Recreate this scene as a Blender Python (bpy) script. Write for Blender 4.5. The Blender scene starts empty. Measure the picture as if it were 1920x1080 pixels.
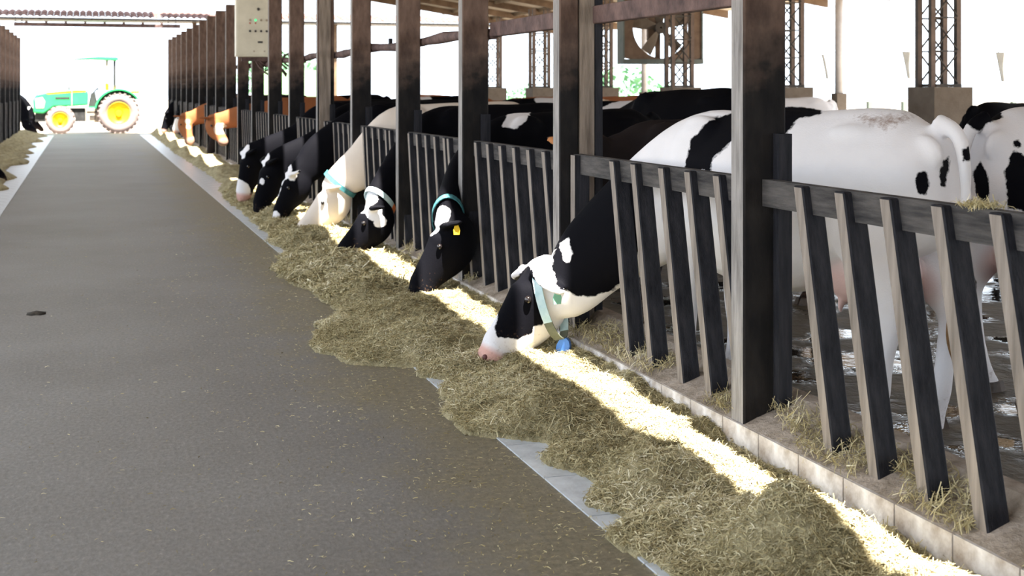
import bpy, bmesh, math, random
import numpy as np
from mathutils import Vector, Matrix, noise as mnoise

random.seed(7); rng = np.random.default_rng(7)
S = bpy.context.scene
COL = S.collection

# ------------------------------------------------------------------ camera, world, sun, exposure
F = 2500.0; VX, VY = 160.0, 166.0; CAMH = 1.55
TH = math.atan((960 - VX) / F); CT, ST = math.cos(TH), math.sin(TH)
cd = bpy.data.cameras.new('camera'); cam = bpy.data.objects.new('camera', cd); COL.objects.link(cam)
cam.location = (0, 0, CAMH); cam.rotation_euler = (math.pi / 2, 0, -TH)
cd.sensor_width = 36; cd.lens = 36 * F / 1920; cd.shift_y = -(540 - VY) / 1920
cd.clip_end = 600
cd.dof.use_dof = True; cd.dof.focus_distance = 6.3; cd.dof.aperture_fstop = 5.0
S.camera = cam
W = bpy.data.worlds.new('world'); S.world = W; W.use_nodes = True
bgn = W.node_tree.nodes['Background']; bgn.inputs[0].default_value = (0.80, 0.895, 1.0, 1); bgn.inputs[1].default_value = 3.5
sd = bpy.data.lights.new('sun', 'SUN'); sun = bpy.data.objects.new('sun', sd); COL.objects.link(sun)
sd.energy = 46; sd.angle = math.radians(0.53); sd.color = (1.0, 0.95, 0.86)
SUN_EL = math.radians(66)
sun.rotation_euler = (math.pi / 2 - SUN_EL, 0, 0)      # shines towards +Y and down
sun.location = (0, -20, 30)
S.view_settings.view_transform = 'Standard'; S.view_settings.look = 'None'
S.view_settings.exposure = 0.0; S.view_settings.gamma = 1; S.view_settings.use_curve_mapping = False

# ------------------------------------------------------------------ pixel helpers
def pix(p):
    d = p[0] * ST + p[1] * CT; r = p[0] * CT - p[1] * ST
    return 960 + F * r / d, VY + F * (CAMH - p[2]) / d
def at_depth(x, y, d):
    r = (x - 960) / F * d; z = CAMH - (y - VY) / F * d
    return Vector((r * CT + d * ST, -r * ST + d * CT, z))
def on_z(x, y, z=0.0):
    return at_depth(x, y, F * (CAMH - z) / (y - VY))
def at_X(x, y, X):
    return at_depth(x, y, F * X / CT / (x - VX))

# ------------------------------------------------------------------ materials
def new_mat(name):
    m = bpy.data.materials.new(name); m.use_nodes = True
    nt = m.node_tree; b = nt.nodes['Principled BSDF']
    return m, nt, b
def N(nt, t, **kw):
    n = nt.nodes.new(t)
    for k, v in kw.items(): setattr(n, k, v)
    return n
def rgba(c): return (c[0], c[1], c[2], 1)
def ramp(nt, stops):
    r = N(nt, 'ShaderNodeValToRGB'); e = r.color_ramp.elements
    while len(e) < len(stops): e.new(0.5)
    for i, (p, c) in enumerate(stops): e[i].position = p; e[i].color = rgba(c)
    return r
def noise_node(nt, scale, detail=4, rough=0.6, co='Object', stretch=None):
    tc = N(nt, 'ShaderNodeTexCoord'); n = N(nt, 'ShaderNodeTexNoise')
    n.inputs['Scale'].default_value = scale; n.inputs['Detail'].default_value = detail; n.inputs['Roughness'].default_value = rough
    src = tc.outputs[co]
    if stretch:
        mp = N(nt, 'ShaderNodeMapping'); mp.inputs['Scale'].default_value = stretch
        nt.links.new(src, mp.inputs[0]); src = mp.outputs[0]
    nt.links.new(src, n.inputs['Vector'])
    return n
def mat(name, c1, c2=None, scale=6, rough=0.8, metal=0, bump=0.0, bscale=40, stretch=None, co='Object', spec=0.3):
    m, nt, b = new_mat(name)
    b.inputs['Roughness'].default_value = rough; b.inputs['Metallic'].default_value = metal
    b.inputs['Specular IOR Level'].default_value = spec
    if c2 is None: b.inputs['Base Color'].default_value = rgba(c1)
    else:
        n = noise_node(nt, scale, co=co, stretch=stretch); r = ramp(nt, [(0.3, c1), (0.7, c2)])
        nt.links.new(n.outputs['Fac'], r.inputs[0]); nt.links.new(r.outputs[0], b.inputs['Base Color'])
    if bump:
        n2 = noise_node(nt, bscale, co=co, stretch=stretch); bp = N(nt, 'ShaderNodeBump')
        bp.inputs['Strength'].default_value = bump; bp.inputs['Distance'].default_value = 0.02
        nt.links.new(n2.outputs['Fac'], bp.inputs['Height']); nt.links.new(bp.outputs[0], b.inputs['Normal'])
    return m
M = {}
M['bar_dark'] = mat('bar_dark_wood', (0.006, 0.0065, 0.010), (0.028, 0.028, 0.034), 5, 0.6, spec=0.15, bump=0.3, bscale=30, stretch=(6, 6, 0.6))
M['bar_face'] = mat('bar_aisle_face', (0.13, 0.11, 0.095), (0.30, 0.26, 0.23), 4, 0.8, bump=0.35, bscale=40, stretch=(6, 6, 0.5))  # paler wood for the aisle-facing side of each slat
M['rail'] = mat('rail_wood', (0.018, 0.018, 0.020), (0.10, 0.092, 0.088), 5, 0.75, spec=0.15, bump=0.4, bscale=30, stretch=(6, 0.7, 6))
M['post_face'] = mat('post_aisle_face', (0.13, 0.12, 0.115), (0.36, 0.34, 0.33), 6, 0.8, bump=0.4, bscale=30, stretch=(5, 5, 0.5))  # lighter grey wood on the aisle side of the posts
def post_mat():
    m, nt, b = new_mat('post_wood')
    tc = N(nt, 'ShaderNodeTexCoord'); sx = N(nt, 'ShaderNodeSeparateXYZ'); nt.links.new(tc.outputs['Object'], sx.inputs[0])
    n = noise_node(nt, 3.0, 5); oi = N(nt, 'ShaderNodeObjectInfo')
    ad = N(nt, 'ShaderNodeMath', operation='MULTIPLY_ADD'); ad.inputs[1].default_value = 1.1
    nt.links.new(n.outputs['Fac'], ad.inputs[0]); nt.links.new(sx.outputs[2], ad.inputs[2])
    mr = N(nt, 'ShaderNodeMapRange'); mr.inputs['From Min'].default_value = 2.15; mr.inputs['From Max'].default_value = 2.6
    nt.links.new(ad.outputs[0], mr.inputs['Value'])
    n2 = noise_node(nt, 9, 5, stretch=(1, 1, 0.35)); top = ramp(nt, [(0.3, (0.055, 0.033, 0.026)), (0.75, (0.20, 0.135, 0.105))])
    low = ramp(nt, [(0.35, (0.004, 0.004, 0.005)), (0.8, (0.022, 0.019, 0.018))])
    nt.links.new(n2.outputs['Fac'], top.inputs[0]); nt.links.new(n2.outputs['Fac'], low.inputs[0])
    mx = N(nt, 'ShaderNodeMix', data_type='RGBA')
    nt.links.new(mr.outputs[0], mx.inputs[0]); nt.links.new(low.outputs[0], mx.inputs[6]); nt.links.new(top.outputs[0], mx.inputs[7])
    nt.links.new(mx.outputs[2], b.inputs['Base Color']); b.inputs['Roughness'].default_value = 0.75; b.inputs['Specular IOR Level'].default_value = 0.15
    bp = N(nt, 'ShaderNodeBump'); bp.inputs['Strength'].default_value = 0.5; bp.inputs['Distance'].default_value = 0.02
    nt.links.new(n2.outputs['Fac'], bp.inputs['Height']); nt.links.new(bp.outputs[0], b.inputs['Normal'])
    return m
M['post'] = post_mat()
M['post_light'] = mat('post_pale_board', (0.12, 0.095, 0.075), (0.30, 0.245, 0.20), 5, 0.85, bump=0.4, bscale=30, stretch=(5, 5, 0.5))
M['beam'] = mat('rusty_beam', (0.045, 0.028, 0.028), (0.15, 0.095, 0.085), 8, 0.8, bump=0.4, bscale=25)
M['roofwood'] = mat('roof_underside', (0.11, 0.075, 0.045), (0.24, 0.175, 0.11), 2, 0.85)
M['roofsheet'] = mat('roof_and_shade_sheet', (0.42, 0.34, 0.26), (0.55, 0.46, 0.36), 2, 0.8)
M['rafter'] = mat('rafter_wood', (0.10, 0.06, 0.035), (0.20, 0.13, 0.08), 4, 0.85)
M['iron'] = mat('dark_iron', (0.025, 0.024, 0.022), (0.085, 0.065, 0.05), 6, 0.6)
M['ironface'] = mat('iron_brown', (0.10, 0.07, 0.055), (0.19, 0.13, 0.10), 6, 0.7)
M['pedestal'] = mat('pedestal_concrete', (0.125, 0.095, 0.07), (0.20, 0.16, 0.125), 3, 0.9, bump=0.3)
M['pale_pole'] = mat('pale_pole', (0.42, 0.38, 0.36), (0.6, 0.56, 0.53), 4, 0.8)
M['curb'] = mat('curb_concrete', (0.16, 0.125, 0.09), (0.40, 0.34, 0.29), 7, 0.9, bump=0.8, bscale=30)
M['facing'] = mat('whitewashed_tile', (0.30, 0.24, 0.19), (0.80, 0.77, 0.76), 9, 0.75, bump=0.25, bscale=30)
M['tile'] = mat('feed_tile', (0.38, 0.40, 0.43), (0.62, 0.66, 0.70), 7, 0.35, bump=0.1, bscale=50, spec=0.5)
M['ground'] = mat('yard_ground', (0.30, 0.265, 0.22), (0.38, 0.34, 0.29), 0.6, 0.95, co='Object')
M['feed'] = mat('silage', (0.22, 0.185, 0.095), (0.50, 0.43, 0.26), 14, 0.95, bump=1.0, bscale=90)
def strand_mat():
    m, nt, b = new_mat('hay_strand')
    at = N(nt, 'ShaderNodeAttribute', attribute_name='tone')
    r = ramp(nt, [(0.0, (0.16, 0.125, 0.055)), (0.4, (0.42, 0.36, 0.195)), (0.75, (0.60, 0.53, 0.33)), (1.0, (0.80, 0.74, 0.56))])
    nt.links.new(at.outputs['Fac'], r.inputs[0]); nt.links.new(r.outputs[0], b.inputs['Base Color'])
    b.inputs['Roughness'].default_value = 0.8; b.inputs['Specular IOR Level'].default_value = 0.2
    return m
M['strand'] = strand_mat()
def aisle_mat():
    m, nt, b = new_mat('aisle_concrete')
    n1 = noise_node(nt, 0.55, 6, 0.65); r1 = ramp(nt, [(0.3, (0.145, 0.138, 0.130)), (0.7, (0.205, 0.20, 0.196))])
    n2 = noise_node(nt, 55, 5, 0.7, stretch=(1, 0.6, 1)); r2 = ramp(nt, [(0.3, (0.62, 0.60, 0.57)), (0.62, (1.02, 1.0, 0.97)), (0.78, (1.7, 1.65, 1.55))])
    nt.links.new(n1.outputs['Fac'], r1.inputs[0]); nt.links.new(n2.outputs['Fac'], r2.inputs[0])
    mx = N(nt, 'ShaderNodeMix', data_type='RGBA', blend_type='MULTIPLY'); mx.inputs[0].default_value = 1
    nt.links.new(r1.outputs[0], mx.inputs[6]); nt.links.new(r2.outputs[0], mx.inputs[7])
    # trodden feed dust near the feed strips
    tc = N(nt, 'ShaderNodeTexCoord'); sx = N(nt, 'ShaderNodeSeparateXYZ'); nt.links.new(tc.outputs['Object'], sx.inputs[0])
    n3 = noise_node(nt, 1.3, 6, 0.7)
    a1 = N(nt, 'ShaderNodeMath', operation='MULTIPLY_ADD'); a1.inputs[1].default_value = 1.5
    nt.links.new(n3.outputs['Fac'], a1.inputs[0]); nt.links.new(sx.outputs[0], a1.inputs[2])
    mr = N(nt, 'ShaderNodeMapRange'); mr.inputs['From Min'].default_value = 1.75; mr.inputs['From Max'].default_value = 2.25; mr.inputs['To Max'].default_value = 0.85
    nt.links.new(a1.outputs[0], mr.inputs['Value'])
    mx2 = N(nt, 'ShaderNodeMix', data_type='RGBA'); nt.links.new(mr.outputs[0], mx2.inputs[0])
    nt.links.new(mx.outputs[2], mx2.inputs[6])
    dust = ramp(nt, [(0.3, (0.09, 0.075, 0.045)), (0.7, (0.24, 0.205, 0.13))]); n4 = noise_node(nt, 30, 5, 0.75)
    nt.links.new(n4.outputs['Fac'], dust.inputs[0]); nt.links.new(dust.outputs[0], mx2.inputs[7])
    nt.links.new(mx2.outputs[2], b.inputs['Base Color'])
    b.inputs['Roughness'].default_value = 0.55; b.inputs['Specular IOR Level'].default_value = 0.4
    bp = N(nt, 'ShaderNodeBump'); bp.inputs['Strength'].default_value = 0.35; bp.inputs['Distance'].default_value = 0.006
    nt.links.new(n2.outputs['Fac'], bp.inputs['Height']); nt.links.new(bp.outputs[0], b.inputs['Normal'])
    return m
M['aisle'] = aisle_mat()
def pen_mat():
    m, nt, b = new_mat('wet_pen_floor')
    n = noise_node(nt, 1.6, 6, 0.6)
    c = ramp(nt, [(0.35, (0.030, 0.027, 0.021)), (0.6, (0.075, 0.062, 0.042)), (0.8, (0.16, 0.125, 0.08))])
    r = ramp(nt, [(0.44, (0.04, 0.04, 0.04)), (0.52, (0.6, 0.6, 0.6))])
    nt.links.new(n.outputs['Fac'], c.inputs[0]); nt.links.new(n.outputs['Fac'], r.inputs[0])
    nt.links.new(c.outputs[0], b.inputs['Base Color']); nt.links.new(r.outputs[0], b.inputs['Roughness'])
    n2 = noise_node(nt, 9, 5); mr = N(nt, 'ShaderNodeMath', operation='MULTIPLY')
    nt.links.new(n2.outputs['Fac'], mr.inputs[0]); nt.links.new(r.outputs[0], mr.inputs[1])
    bp = N(nt, 'ShaderNodeBump'); bp.inputs['Strength'].default_value = 0.7; bp.inputs['Distance'].default_value = 0.05
    nt.links.new(mr.outputs[0], bp.inputs['Height']); nt.links.new(bp.outputs[0], b.inputs['Normal'])
    return m
M['pen'] = pen_mat()
M['box'] = mat('control_box_paint', (0.50, 0.47, 0.38), (0.62, 0.585, 0.48), 3, 0.5)
M['boxdark'] = mat('dark_plastic', (0.05, 0.045, 0.045))
M['redled'] = mat('red_lens', (0.45, 0.16, 0.12), rough=0.4)
m, nt, b = new_mat('green_light'); b.inputs['Base Color'].default_value = (0.05, 0.5, 0.2, 1); b.inputs['Emission Color'].default_value = (0.1, 1, 0.4, 1); b.inputs['Emission Strength'].default_value = 0.9; M['greenled'] = m
M['collar_teal'] = mat('teal_webbing', (0.03, 0.13, 0.15), (0.07, 0.24, 0.26), 20, 0.7)
M['collar_pale'] = mat('pale_webbing', (0.55, 0.66, 0.68), (0.36, 0.52, 0.56), 20, 0.6)
M['collar_olive'] = mat('olive_webbing', (0.09, 0.10, 0.075), (0.14, 0.15, 0.11), 20, 0.7)
M['orange'] = mat('orange_webbing', (0.85, 0.17, 0.02), (0.95, 0.24, 0.04), 20, 0.6)
M['bluetag'] = mat('blue_plastic', (0.05, 0.17, 0.52), (0.08, 0.22, 0.60), 10, 0.4)
M['yellowtag'] = mat('yellow_plastic', (0.80, 0.52, 0.03), rough=0.5)
M['greentag'] = mat('green_plastic', (0.20, 0.45, 0.33), rough=0.5)
M['eye'] = mat('eye_dark', (0.008, 0.006, 0.006), rough=0.12, spec=0.6)
M['nostril'] = mat('nostril_dark', (0.10, 0.035, 0.035), rough=0.5)
M['hoof'] = mat('hoof_horn', (0.05, 0.04, 0.035), (0.12, 0.09, 0.07), 12, 0.6)
M['switch_brown'] = mat('soiled_tail_hair', (0.16, 0.08, 0.03), (0.38, 0.22, 0.10), 18, 0.9, bump=0.8, bscale=60, stretch=(5, 5, 0.4))
M['tgreen'] = mat('tractor_green', (0.02, 0.30, 0.09), (0.03, 0.36, 0.11), 3, 0.4, spec=0.5)
M['tyellow'] = mat('tractor_yellow', (0.85, 0.55, 0.01), rough=0.45)
M['tblack'] = mat('tractor_black', (0.015, 0.015, 0.015), (0.04, 0.04, 0.04), 6, 0.6)
M['tyre'] = mat('dusty_tyre', (0.17, 0.135, 0.125), (0.25, 0.20, 0.185), 5, 0.9)
M['tgrey'] = mat('tractor_grey', (0.30, 0.24, 0.18), (0.38, 0.31, 0.24), 4, 0.7)
M['glass'] = mat('headlamp_lens', (0.6, 0.36, 0.33), rough=0.2, spec=0.5)
M['rooftile'] = mat('clay_tile', (0.11, 0.05, 0.042), (0.19, 0.095, 0.08), 3, 0.85)
M['fan'] = mat('fan_housing', (0.115, 0.07, 0.045), (0.20, 0.13, 0.085), 4, 0.7)
M['fanedge'] = mat('fan_edge', (0.10, 0.12, 0.105), (0.16, 0.17, 0.15), 4, 0.7)
M['leaf'] = mat('shrub_leaf', (0.10, 0.24, 0.12), (0.17, 0.34, 0.19), 5, 0.8)
M['trunk'] = mat('shrub_stem', (0.12, 0.09, 0.06))
M['strip'] = mat('grey_sheet', (0.20, 0.19, 0.17), (0.28, 0.27, 0.245), 5, 0.7)
M['wire'] = mat('wire', (0.22, 0.20, 0.19))
M['dung'] = mat('dung', (0.02, 0.017, 0.013), (0.05, 0.04, 0.03), 12, 0.9)
M['greensheet'] = mat('green_sheet', (0.16, 0.30, 0.14), (0.20, 0.36, 0.18), 4, 0.8)
M['fencemesh'] = mat('far_fence', (0.10, 0.12, 0.10), rough=0.8)

# ------------------------------------------------------------------ mesh helpers
class MB:
    def __init__(s): s.v = []; s.f = []; s.mi = []
    def add(s, vs, fs, mi=0):
        o = len(s.v); s.v += [tuple(v) for v in vs]; s.f += [tuple(i + o for i in f) for f in fs]
        s.mi += ([mi] * len(fs) if isinstance(mi, int) else list(mi)); return s
    def box(s, x0, x1, y0, y1, z0, z1, mi=0, skew=(0, 0)):
        # faces order: bottom, top, -y, +x, +y, -x ; skew moves the bottom by (dx,dy)
        a, c = skew
        vs = [(x0 + a, y0 + c, z0), (x1 + a, y0 + c, z0), (x1 + a, y1 + c, z0), (x0 + a, y1 + c, z0), (x0, y0, z1), (x1, y0, z1), (x1, y1, z1), (x0, y1, z1)]
        return s.add(vs, [(3, 2, 1, 0), (4, 5, 6, 7), (0, 1, 5, 4), (1, 2, 6, 5), (2, 3, 7, 6), (3, 0, 4, 7)], mi)
    def tube(s, pts, rad, n=10, mi=0, closed=False):
        pts = [Vector(p) for p in pts]; k = len(pts)
        rr = rad if hasattr(rad, '__len__') else [rad] * k
        vs = []; prev = None
        for i, p in enumerate(pts):
            t = (pts[min(i + 1, k - 1)] - pts[max(i - 1, 0)]).normalized()
            u = Vector((0, 0, 1)) if abs(t.z) < 0.9 else Vector((1, 0, 0))
            if prev is not None: u = prev
            a = (u - t * u.dot(t)).normalized(); b2 = t.cross(a); prev = a
            for j in range(n):
                ph = 2 * math.pi * j / n
                vs.append(p + a * (math.cos(ph) * rr[i]) + b2 * (math.sin(ph) * rr[i]))
        fs = [(i * n + j, i * n + (j + 1) % n, (i + 1) * n + (j + 1) % n, (i + 1) * n + j) for i in range(k - 1) for j in range(n)]
        fs += [tuple(range(n))[::-1], tuple((k - 1) * n + j for j in range(n))]
        return s.add(vs, fs, mi)
    def lathe(s, prof, n=32, axis='y', c=(0, 0, 0), mi=0):
        # prof: list of (axial, radius); closed loop
        vs = []; k = len(prof)
        for a, r in prof:
            for j in range(n):
                ph = 2 * math.pi * j / n; p = (r * math.cos(ph), a, r * math.sin(ph)) if axis == 'y' else ((r * math.cos(ph), r * math.sin(ph), a) if axis == 'z' else (a, r * math.cos(ph), r * math.sin(ph)))
                vs.append((p[0] + c[0], p[1] + c[1], p[2] + c[2]))
        fs = [(i * n + j, i * n + (j + 1) % n, ((i + 1) % k) * n + (j + 1) % n, ((i + 1) % k) * n + j) for i in range(k) for j in range(n)]
        return s.add(vs, fs, mi)
    def prism(s, poly, y0, y1, mi=0):
        # poly in (x,z), extruded along y
        n = len(poly); vs = [(x, y0, z) for x, z in poly] + [(x, y1, z) for x, z in poly]
        fs = [tuple(range(n)), tuple(range(2 * n - 1, n - 1, -1))] + [(i, i + n, (i + 1) % n + n, (i + 1) % n) for i in range(n)]
        return s.add(vs, fs, mi)
    def mesh(s, name, mats):
        me = bpy.data.meshes.new(name); me.from_pydata(s.v, [], s.f)
        for m in (mats if isinstance(mats, (list, tuple)) else [mats]): me.materials.append(m)
        me.polygons.foreach_set('material_index', s.mi)
        bm = bmesh.new(); bm.from_mesh(me); bmesh.ops.recalc_face_normals(bm, faces=bm.faces); bm.to_mesh(me); bm.free()
        return me
    def build(s, name, mats, parent=None, loc=None, bevel=0, smooth=False):
        me = s.mesh(name, mats); o = link(name, me, parent, loc)
        if smooth: me.polygons.foreach_set('use_smooth', [True] * len(me.polygons))
        if bevel:
            bv = o.modifiers.new('bevel', 'BEVEL'); bv.width = bevel; bv.segments = 2; bv.limit_method = 'ANGLE'
        return o
def link(name, me, parent=None, loc=None, rz=0):
    o = bpy.data.objects.new(name, me); COL.objects.link(o)
    if parent: o.parent = parent
    if loc is not None: o.location = loc
    if rz: o.rotation_euler = (0, 0, rz)
    return o
def tag(o, label=None, cat=None, group=None, kind=None):
    if label: o['label'] = label
    if cat: o['category'] = cat
    if group: o['group'] = group
    if kind: o['kind'] = kind
    return o
def empty(name, loc, rz=0):
    o = bpy.data.objects.new(name, None); COL.objects.link(o); o.location = loc; o.rotation_euler = (0, 0, rz); o.empty_display_size = 0.1
    return o
def vnoise(x, y, seed=0):
    xi = np.floor(x).astype(np.int64); yi = np.floor(y).astype(np.int64); xf = x - xi; yf = y - yi
    def h(a, b2):
        n = (a * 374761393 + b2 * 668265263 + seed * 144269) & 0x7fffffff
        n = ((n ^ (n >> 13)) * 1274126177) & 0x7fffffff
        return ((n ^ (n >> 16)) & 0xffff) / 65535.0
    u = xf * xf * (3 - 2 * xf); v = yf * yf * (3 - 2 * yf)
    return (h(xi, yi) * (1 - u) + h(xi + 1, yi) * u) * (1 - v) + (h(xi, yi + 1) * (1 - u) + h(xi + 1, yi + 1) * u) * v

# ------------------------------------------------------------------ layout numbers
XR, XL = 2.63, -2.0                    # aisle faces of the two post rows
P0, DP, NP = 5.15, 2.14, 20            # far edge of first post, spacing, number
YEND = 47.5
PY = [5.15, 7.43, 9.53, 11.62, 13.76, 15.92, 18.2] + [18.2 + 2.14 * i for i in range(1, 14)]
def post_y(k): return PY[k] if k >= 0 else 3.0
SUNL, SUNR = 2.27, 2.50                # gap between the two roofs

# ------------------------------------------------------------------ setting
fl = MB().box(XL - 0.1, XR + 0.1, -34, 48.2, -0.1, 0).build('floor', M['aisle']); tag(fl, kind='structure')
gr = MB().box(-90, 120, -50, 200, -0.3, -0.12).build('ground', M['ground']); tag(gr, kind='structure')
pf = MB().box(2.80, 13.6, -34, 47.5, -0.11, 0).build('floor_pen', M['pen']); tag(pf, kind='structure')
lf = MB().box(-8, -2.2, -34, 47.5, -0.11, 0).build('floor_paddock', M['pen']); tag(lf, kind='structure')
# glazed feed tiles let into the floor, 8 mm proud
tme = MB().box(0.004, 0.436, 0.004, 0.496, -0.01, 0.006).mesh('feed_tile', M['tile'])
y = 2.0
while y < 46.5:
    for r in range(2): link('feed_tile', tme, fl, (1.73 + 0.44 * r, y, 0))
    y += 0.5
y = 3.0
while y < 46.5:
    link('feed_tile', tme, fl, (-1.42, y, 0)); y += 0.5
# kerbs
cb = MB().prism([(2.63, -0.1), (2.63, 0.14), (2.69, 0.165), (2.80, 0.20), (2.86, 0.25), (2.94, 0.25), (2.94, -0.1)], -4, YEND)
cbo = cb.build('kerb', M['curb']); tag(cbo, kind='structure')
cl = MB().prism([(-2.0, -0.1), (-2.0, 0.14), (-2.17, 0.20), (-2.23, 0.25), (-2.31, 0.25), (-2.31, -0.1)], -4, YEND).build('kerb_far', M['curb']); tag(cl, kind='structure')
fme = MB().box(-0.012, 0.0, 0.004, 0.316, 0.0, 0.138).mesh('facing_tile', M['facing'])
y = 2.0
while y < 26: link('facing_tile', fme, cbo, (2.63, y, 0)); y += 0.32

# roofs
ZR0, ZR1 = 4.9, 3.2; XE = 13.5
def roofz(x): return ZR0 + (ZR1 - ZR0) * (x - SUNR) / (XE - SUNR)
prf = MB()
prf.add([(SUNR, -34, ZR0 + .06), (XE, -34, ZR1 + .06), (XE, 38, ZR1 + .06), (SUNR, 38, ZR0 + .06), (SUNR, -34, ZR0 + .12), (XE, -34, ZR1 + .12), (XE, 38, ZR1 + .12), (SUNR, 38, ZR0 + .12)],
        [(3, 2, 1, 0), (4, 5, 6, 7), (0, 1, 5, 4), (1, 2, 6, 5), (2, 3, 7, 6), (3, 0, 4, 7)])
pro = prf.build('ceiling', M['roofsheet']); tag(pro, kind='structure')
for yy in np.arange(-33.5, 38, 2.07):
    a = MB(); a.add([(SUNR + .05, yy, ZR0 - .10), (XE, yy, ZR1 - .10), (XE, yy + .08, ZR1 - .10), (SUNR + .05, yy + .08, ZR0 - .10), (SUNR + .05, yy, ZR0 + .06), (XE, yy, ZR1 + .06), (XE, yy + .08, ZR1 + .06), (SUNR + .05, yy + .08, ZR0 + .06)],
                    [(3, 2, 1, 0), (4, 5, 6, 7), (0, 1, 5, 4), (1, 2, 6, 5), (2, 3, 7, 6), (3, 0, 4, 7)]).build('rafter', M['rafter'], pro)
for xx in np.arange(SUNR + 0.3, XE, 1.2):
    MB().box(xx, xx + .06, -34, 38, roofz(xx) - .02, roofz(xx) + .055).build('purlin', M['roofwood'], pro)
aro = MB().box(-3.0, SUNL, -34, 48.6, 5.2, 5.28).build('ceiling_alley', M['roofsheet']); tag(aro, kind='structure')
for yy in np.arange(-33, 48.2, 4.28): MB().box(-3.0, SUNL - .05, yy, yy + .1, 5.02, 5.2).build('rafter', M['rafter'], aro)

eo = MB().box(SUNR, 4.2, 38, 48.2, 5.0, 5.06).build('added_shade_strip', M['roofsheet']); tag(eo, kind='structure')  # unseen strip added above the view to shade the far posts
for ya, yb_ in ((20.0, 22.1), (33.5, 34.6)):        # unseen sheets added over the slot; first shades the control box
    shade_sheet = MB().box(SUNL - .1, SUNR + .1, ya, yb_, 5.29, 5.31).build('roof_and_shade_sheet', M['roofsheet'], aro)
# ------------------------------------------------------------------ posts, rails, barrier panels
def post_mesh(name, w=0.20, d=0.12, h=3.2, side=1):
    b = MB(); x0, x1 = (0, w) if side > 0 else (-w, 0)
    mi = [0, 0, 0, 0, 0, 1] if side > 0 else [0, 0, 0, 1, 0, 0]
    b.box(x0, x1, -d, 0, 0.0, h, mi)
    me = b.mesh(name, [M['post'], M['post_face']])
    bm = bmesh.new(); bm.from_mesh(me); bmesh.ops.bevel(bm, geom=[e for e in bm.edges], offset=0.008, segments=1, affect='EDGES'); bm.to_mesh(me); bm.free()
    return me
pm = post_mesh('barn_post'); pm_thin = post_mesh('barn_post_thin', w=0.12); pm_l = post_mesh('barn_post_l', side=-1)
stub = MB().box(0.138, 0.20, -0.17, -0.121, 0.21, 1.36).mesh('stub_board', M['bar_dark'])
stub_l = MB().box(-0.20, -0.138, -0.17, -0.121, 0.21, 1.36).mesh('stub_board_l', M['bar_dark'])
GP = 'posts of the long feed fence'
for k in range(-1, NP):
    Y = post_y(k)
    o = link('barn_post', pm if k != 1 else pm_thin, None, (XR, Y, 0))
    if k != 1: link('stub_board', stub, o)
    if k == 0: tag(o, 'thick blackened wooden post standing before the large white cow\'s flank', 'post')
    elif k == 1:
        tag(o, 'grey-edged double wooden post beside the first cow\'s neck', 'post')
        b = MB().box(0.125, 0.215, -0.125, 0.0, 0.2, 3.2); link('second_timber', b.mesh('second_timber', [M['post_light']]), o)
        b = MB().box(0.22, 0.265, -0.13, 0.0, 0.2, 3.2); link('dark_timber', b.mesh('dark_timber', [M['bar_dark']]), o)
    elif k == 8: tag(o, 'wooden post carrying the beige control box', 'post')
    elif k == 5:
        tag(o, 'paler brown wooden post with a boarded front in the fence row', 'post')
        link('front_board', MB().box(0.02, 0.15, -0.15, -0.121, 0.9, 3.2).mesh('front_board', [M['post_light']]), o)
    elif k == -1: tag(o, 'wooden post at the end of the nearest barrier panel', 'post')
    elif k in (2, 3, 4): tag(o, {2: 'weathered wooden post beside the black cow with the yellow ear tag', 3: 'weathered wooden post next to the cow with the orange-tipped collar', 4: 'weathered wooden post next to the cream cow'}[k], 'post')
    else: tag(o, 'weathered dark-footed wooden post in the feed fence row past the cream cow', 'post', GP)
for k in range(4, NP):
    Y = post_y(k)
    o = link('barn_post', pm_l, None, (XL, Y, 0)); link('stub_board', stub_l, o)
    tag(o, 'dark wooden post in the fence row across the alley', 'post', 'posts across the feed alley')

# barrier panels.  neck crossings are filled in below
CROSS = {}
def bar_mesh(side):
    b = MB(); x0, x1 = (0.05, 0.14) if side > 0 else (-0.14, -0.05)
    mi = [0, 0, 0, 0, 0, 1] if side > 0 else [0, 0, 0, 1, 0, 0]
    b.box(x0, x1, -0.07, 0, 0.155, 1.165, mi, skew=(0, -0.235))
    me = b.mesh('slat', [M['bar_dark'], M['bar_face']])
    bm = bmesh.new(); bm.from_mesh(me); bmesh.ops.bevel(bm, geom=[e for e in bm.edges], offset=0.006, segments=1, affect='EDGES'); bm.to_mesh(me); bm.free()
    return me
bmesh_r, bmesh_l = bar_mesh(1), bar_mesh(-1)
rail_r = MB().box(0.085, 0.135, -2.0, 0.02, 1.055, 1.168).mesh('top_rail', M['rail'])
rail_l = MB().box(-0.135, -0.085, -2.0, 0.02, 1.055, 1.168).mesh('top_rail_l', M['rail'])
straight = MB().box(0.05, 0.14, -0.07, 0, 0.155, 1.165, [0, 0, 0, 0, 0, 1]).mesh('straight_slat', [M['bar_dark'], M['bar_face']])
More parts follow.
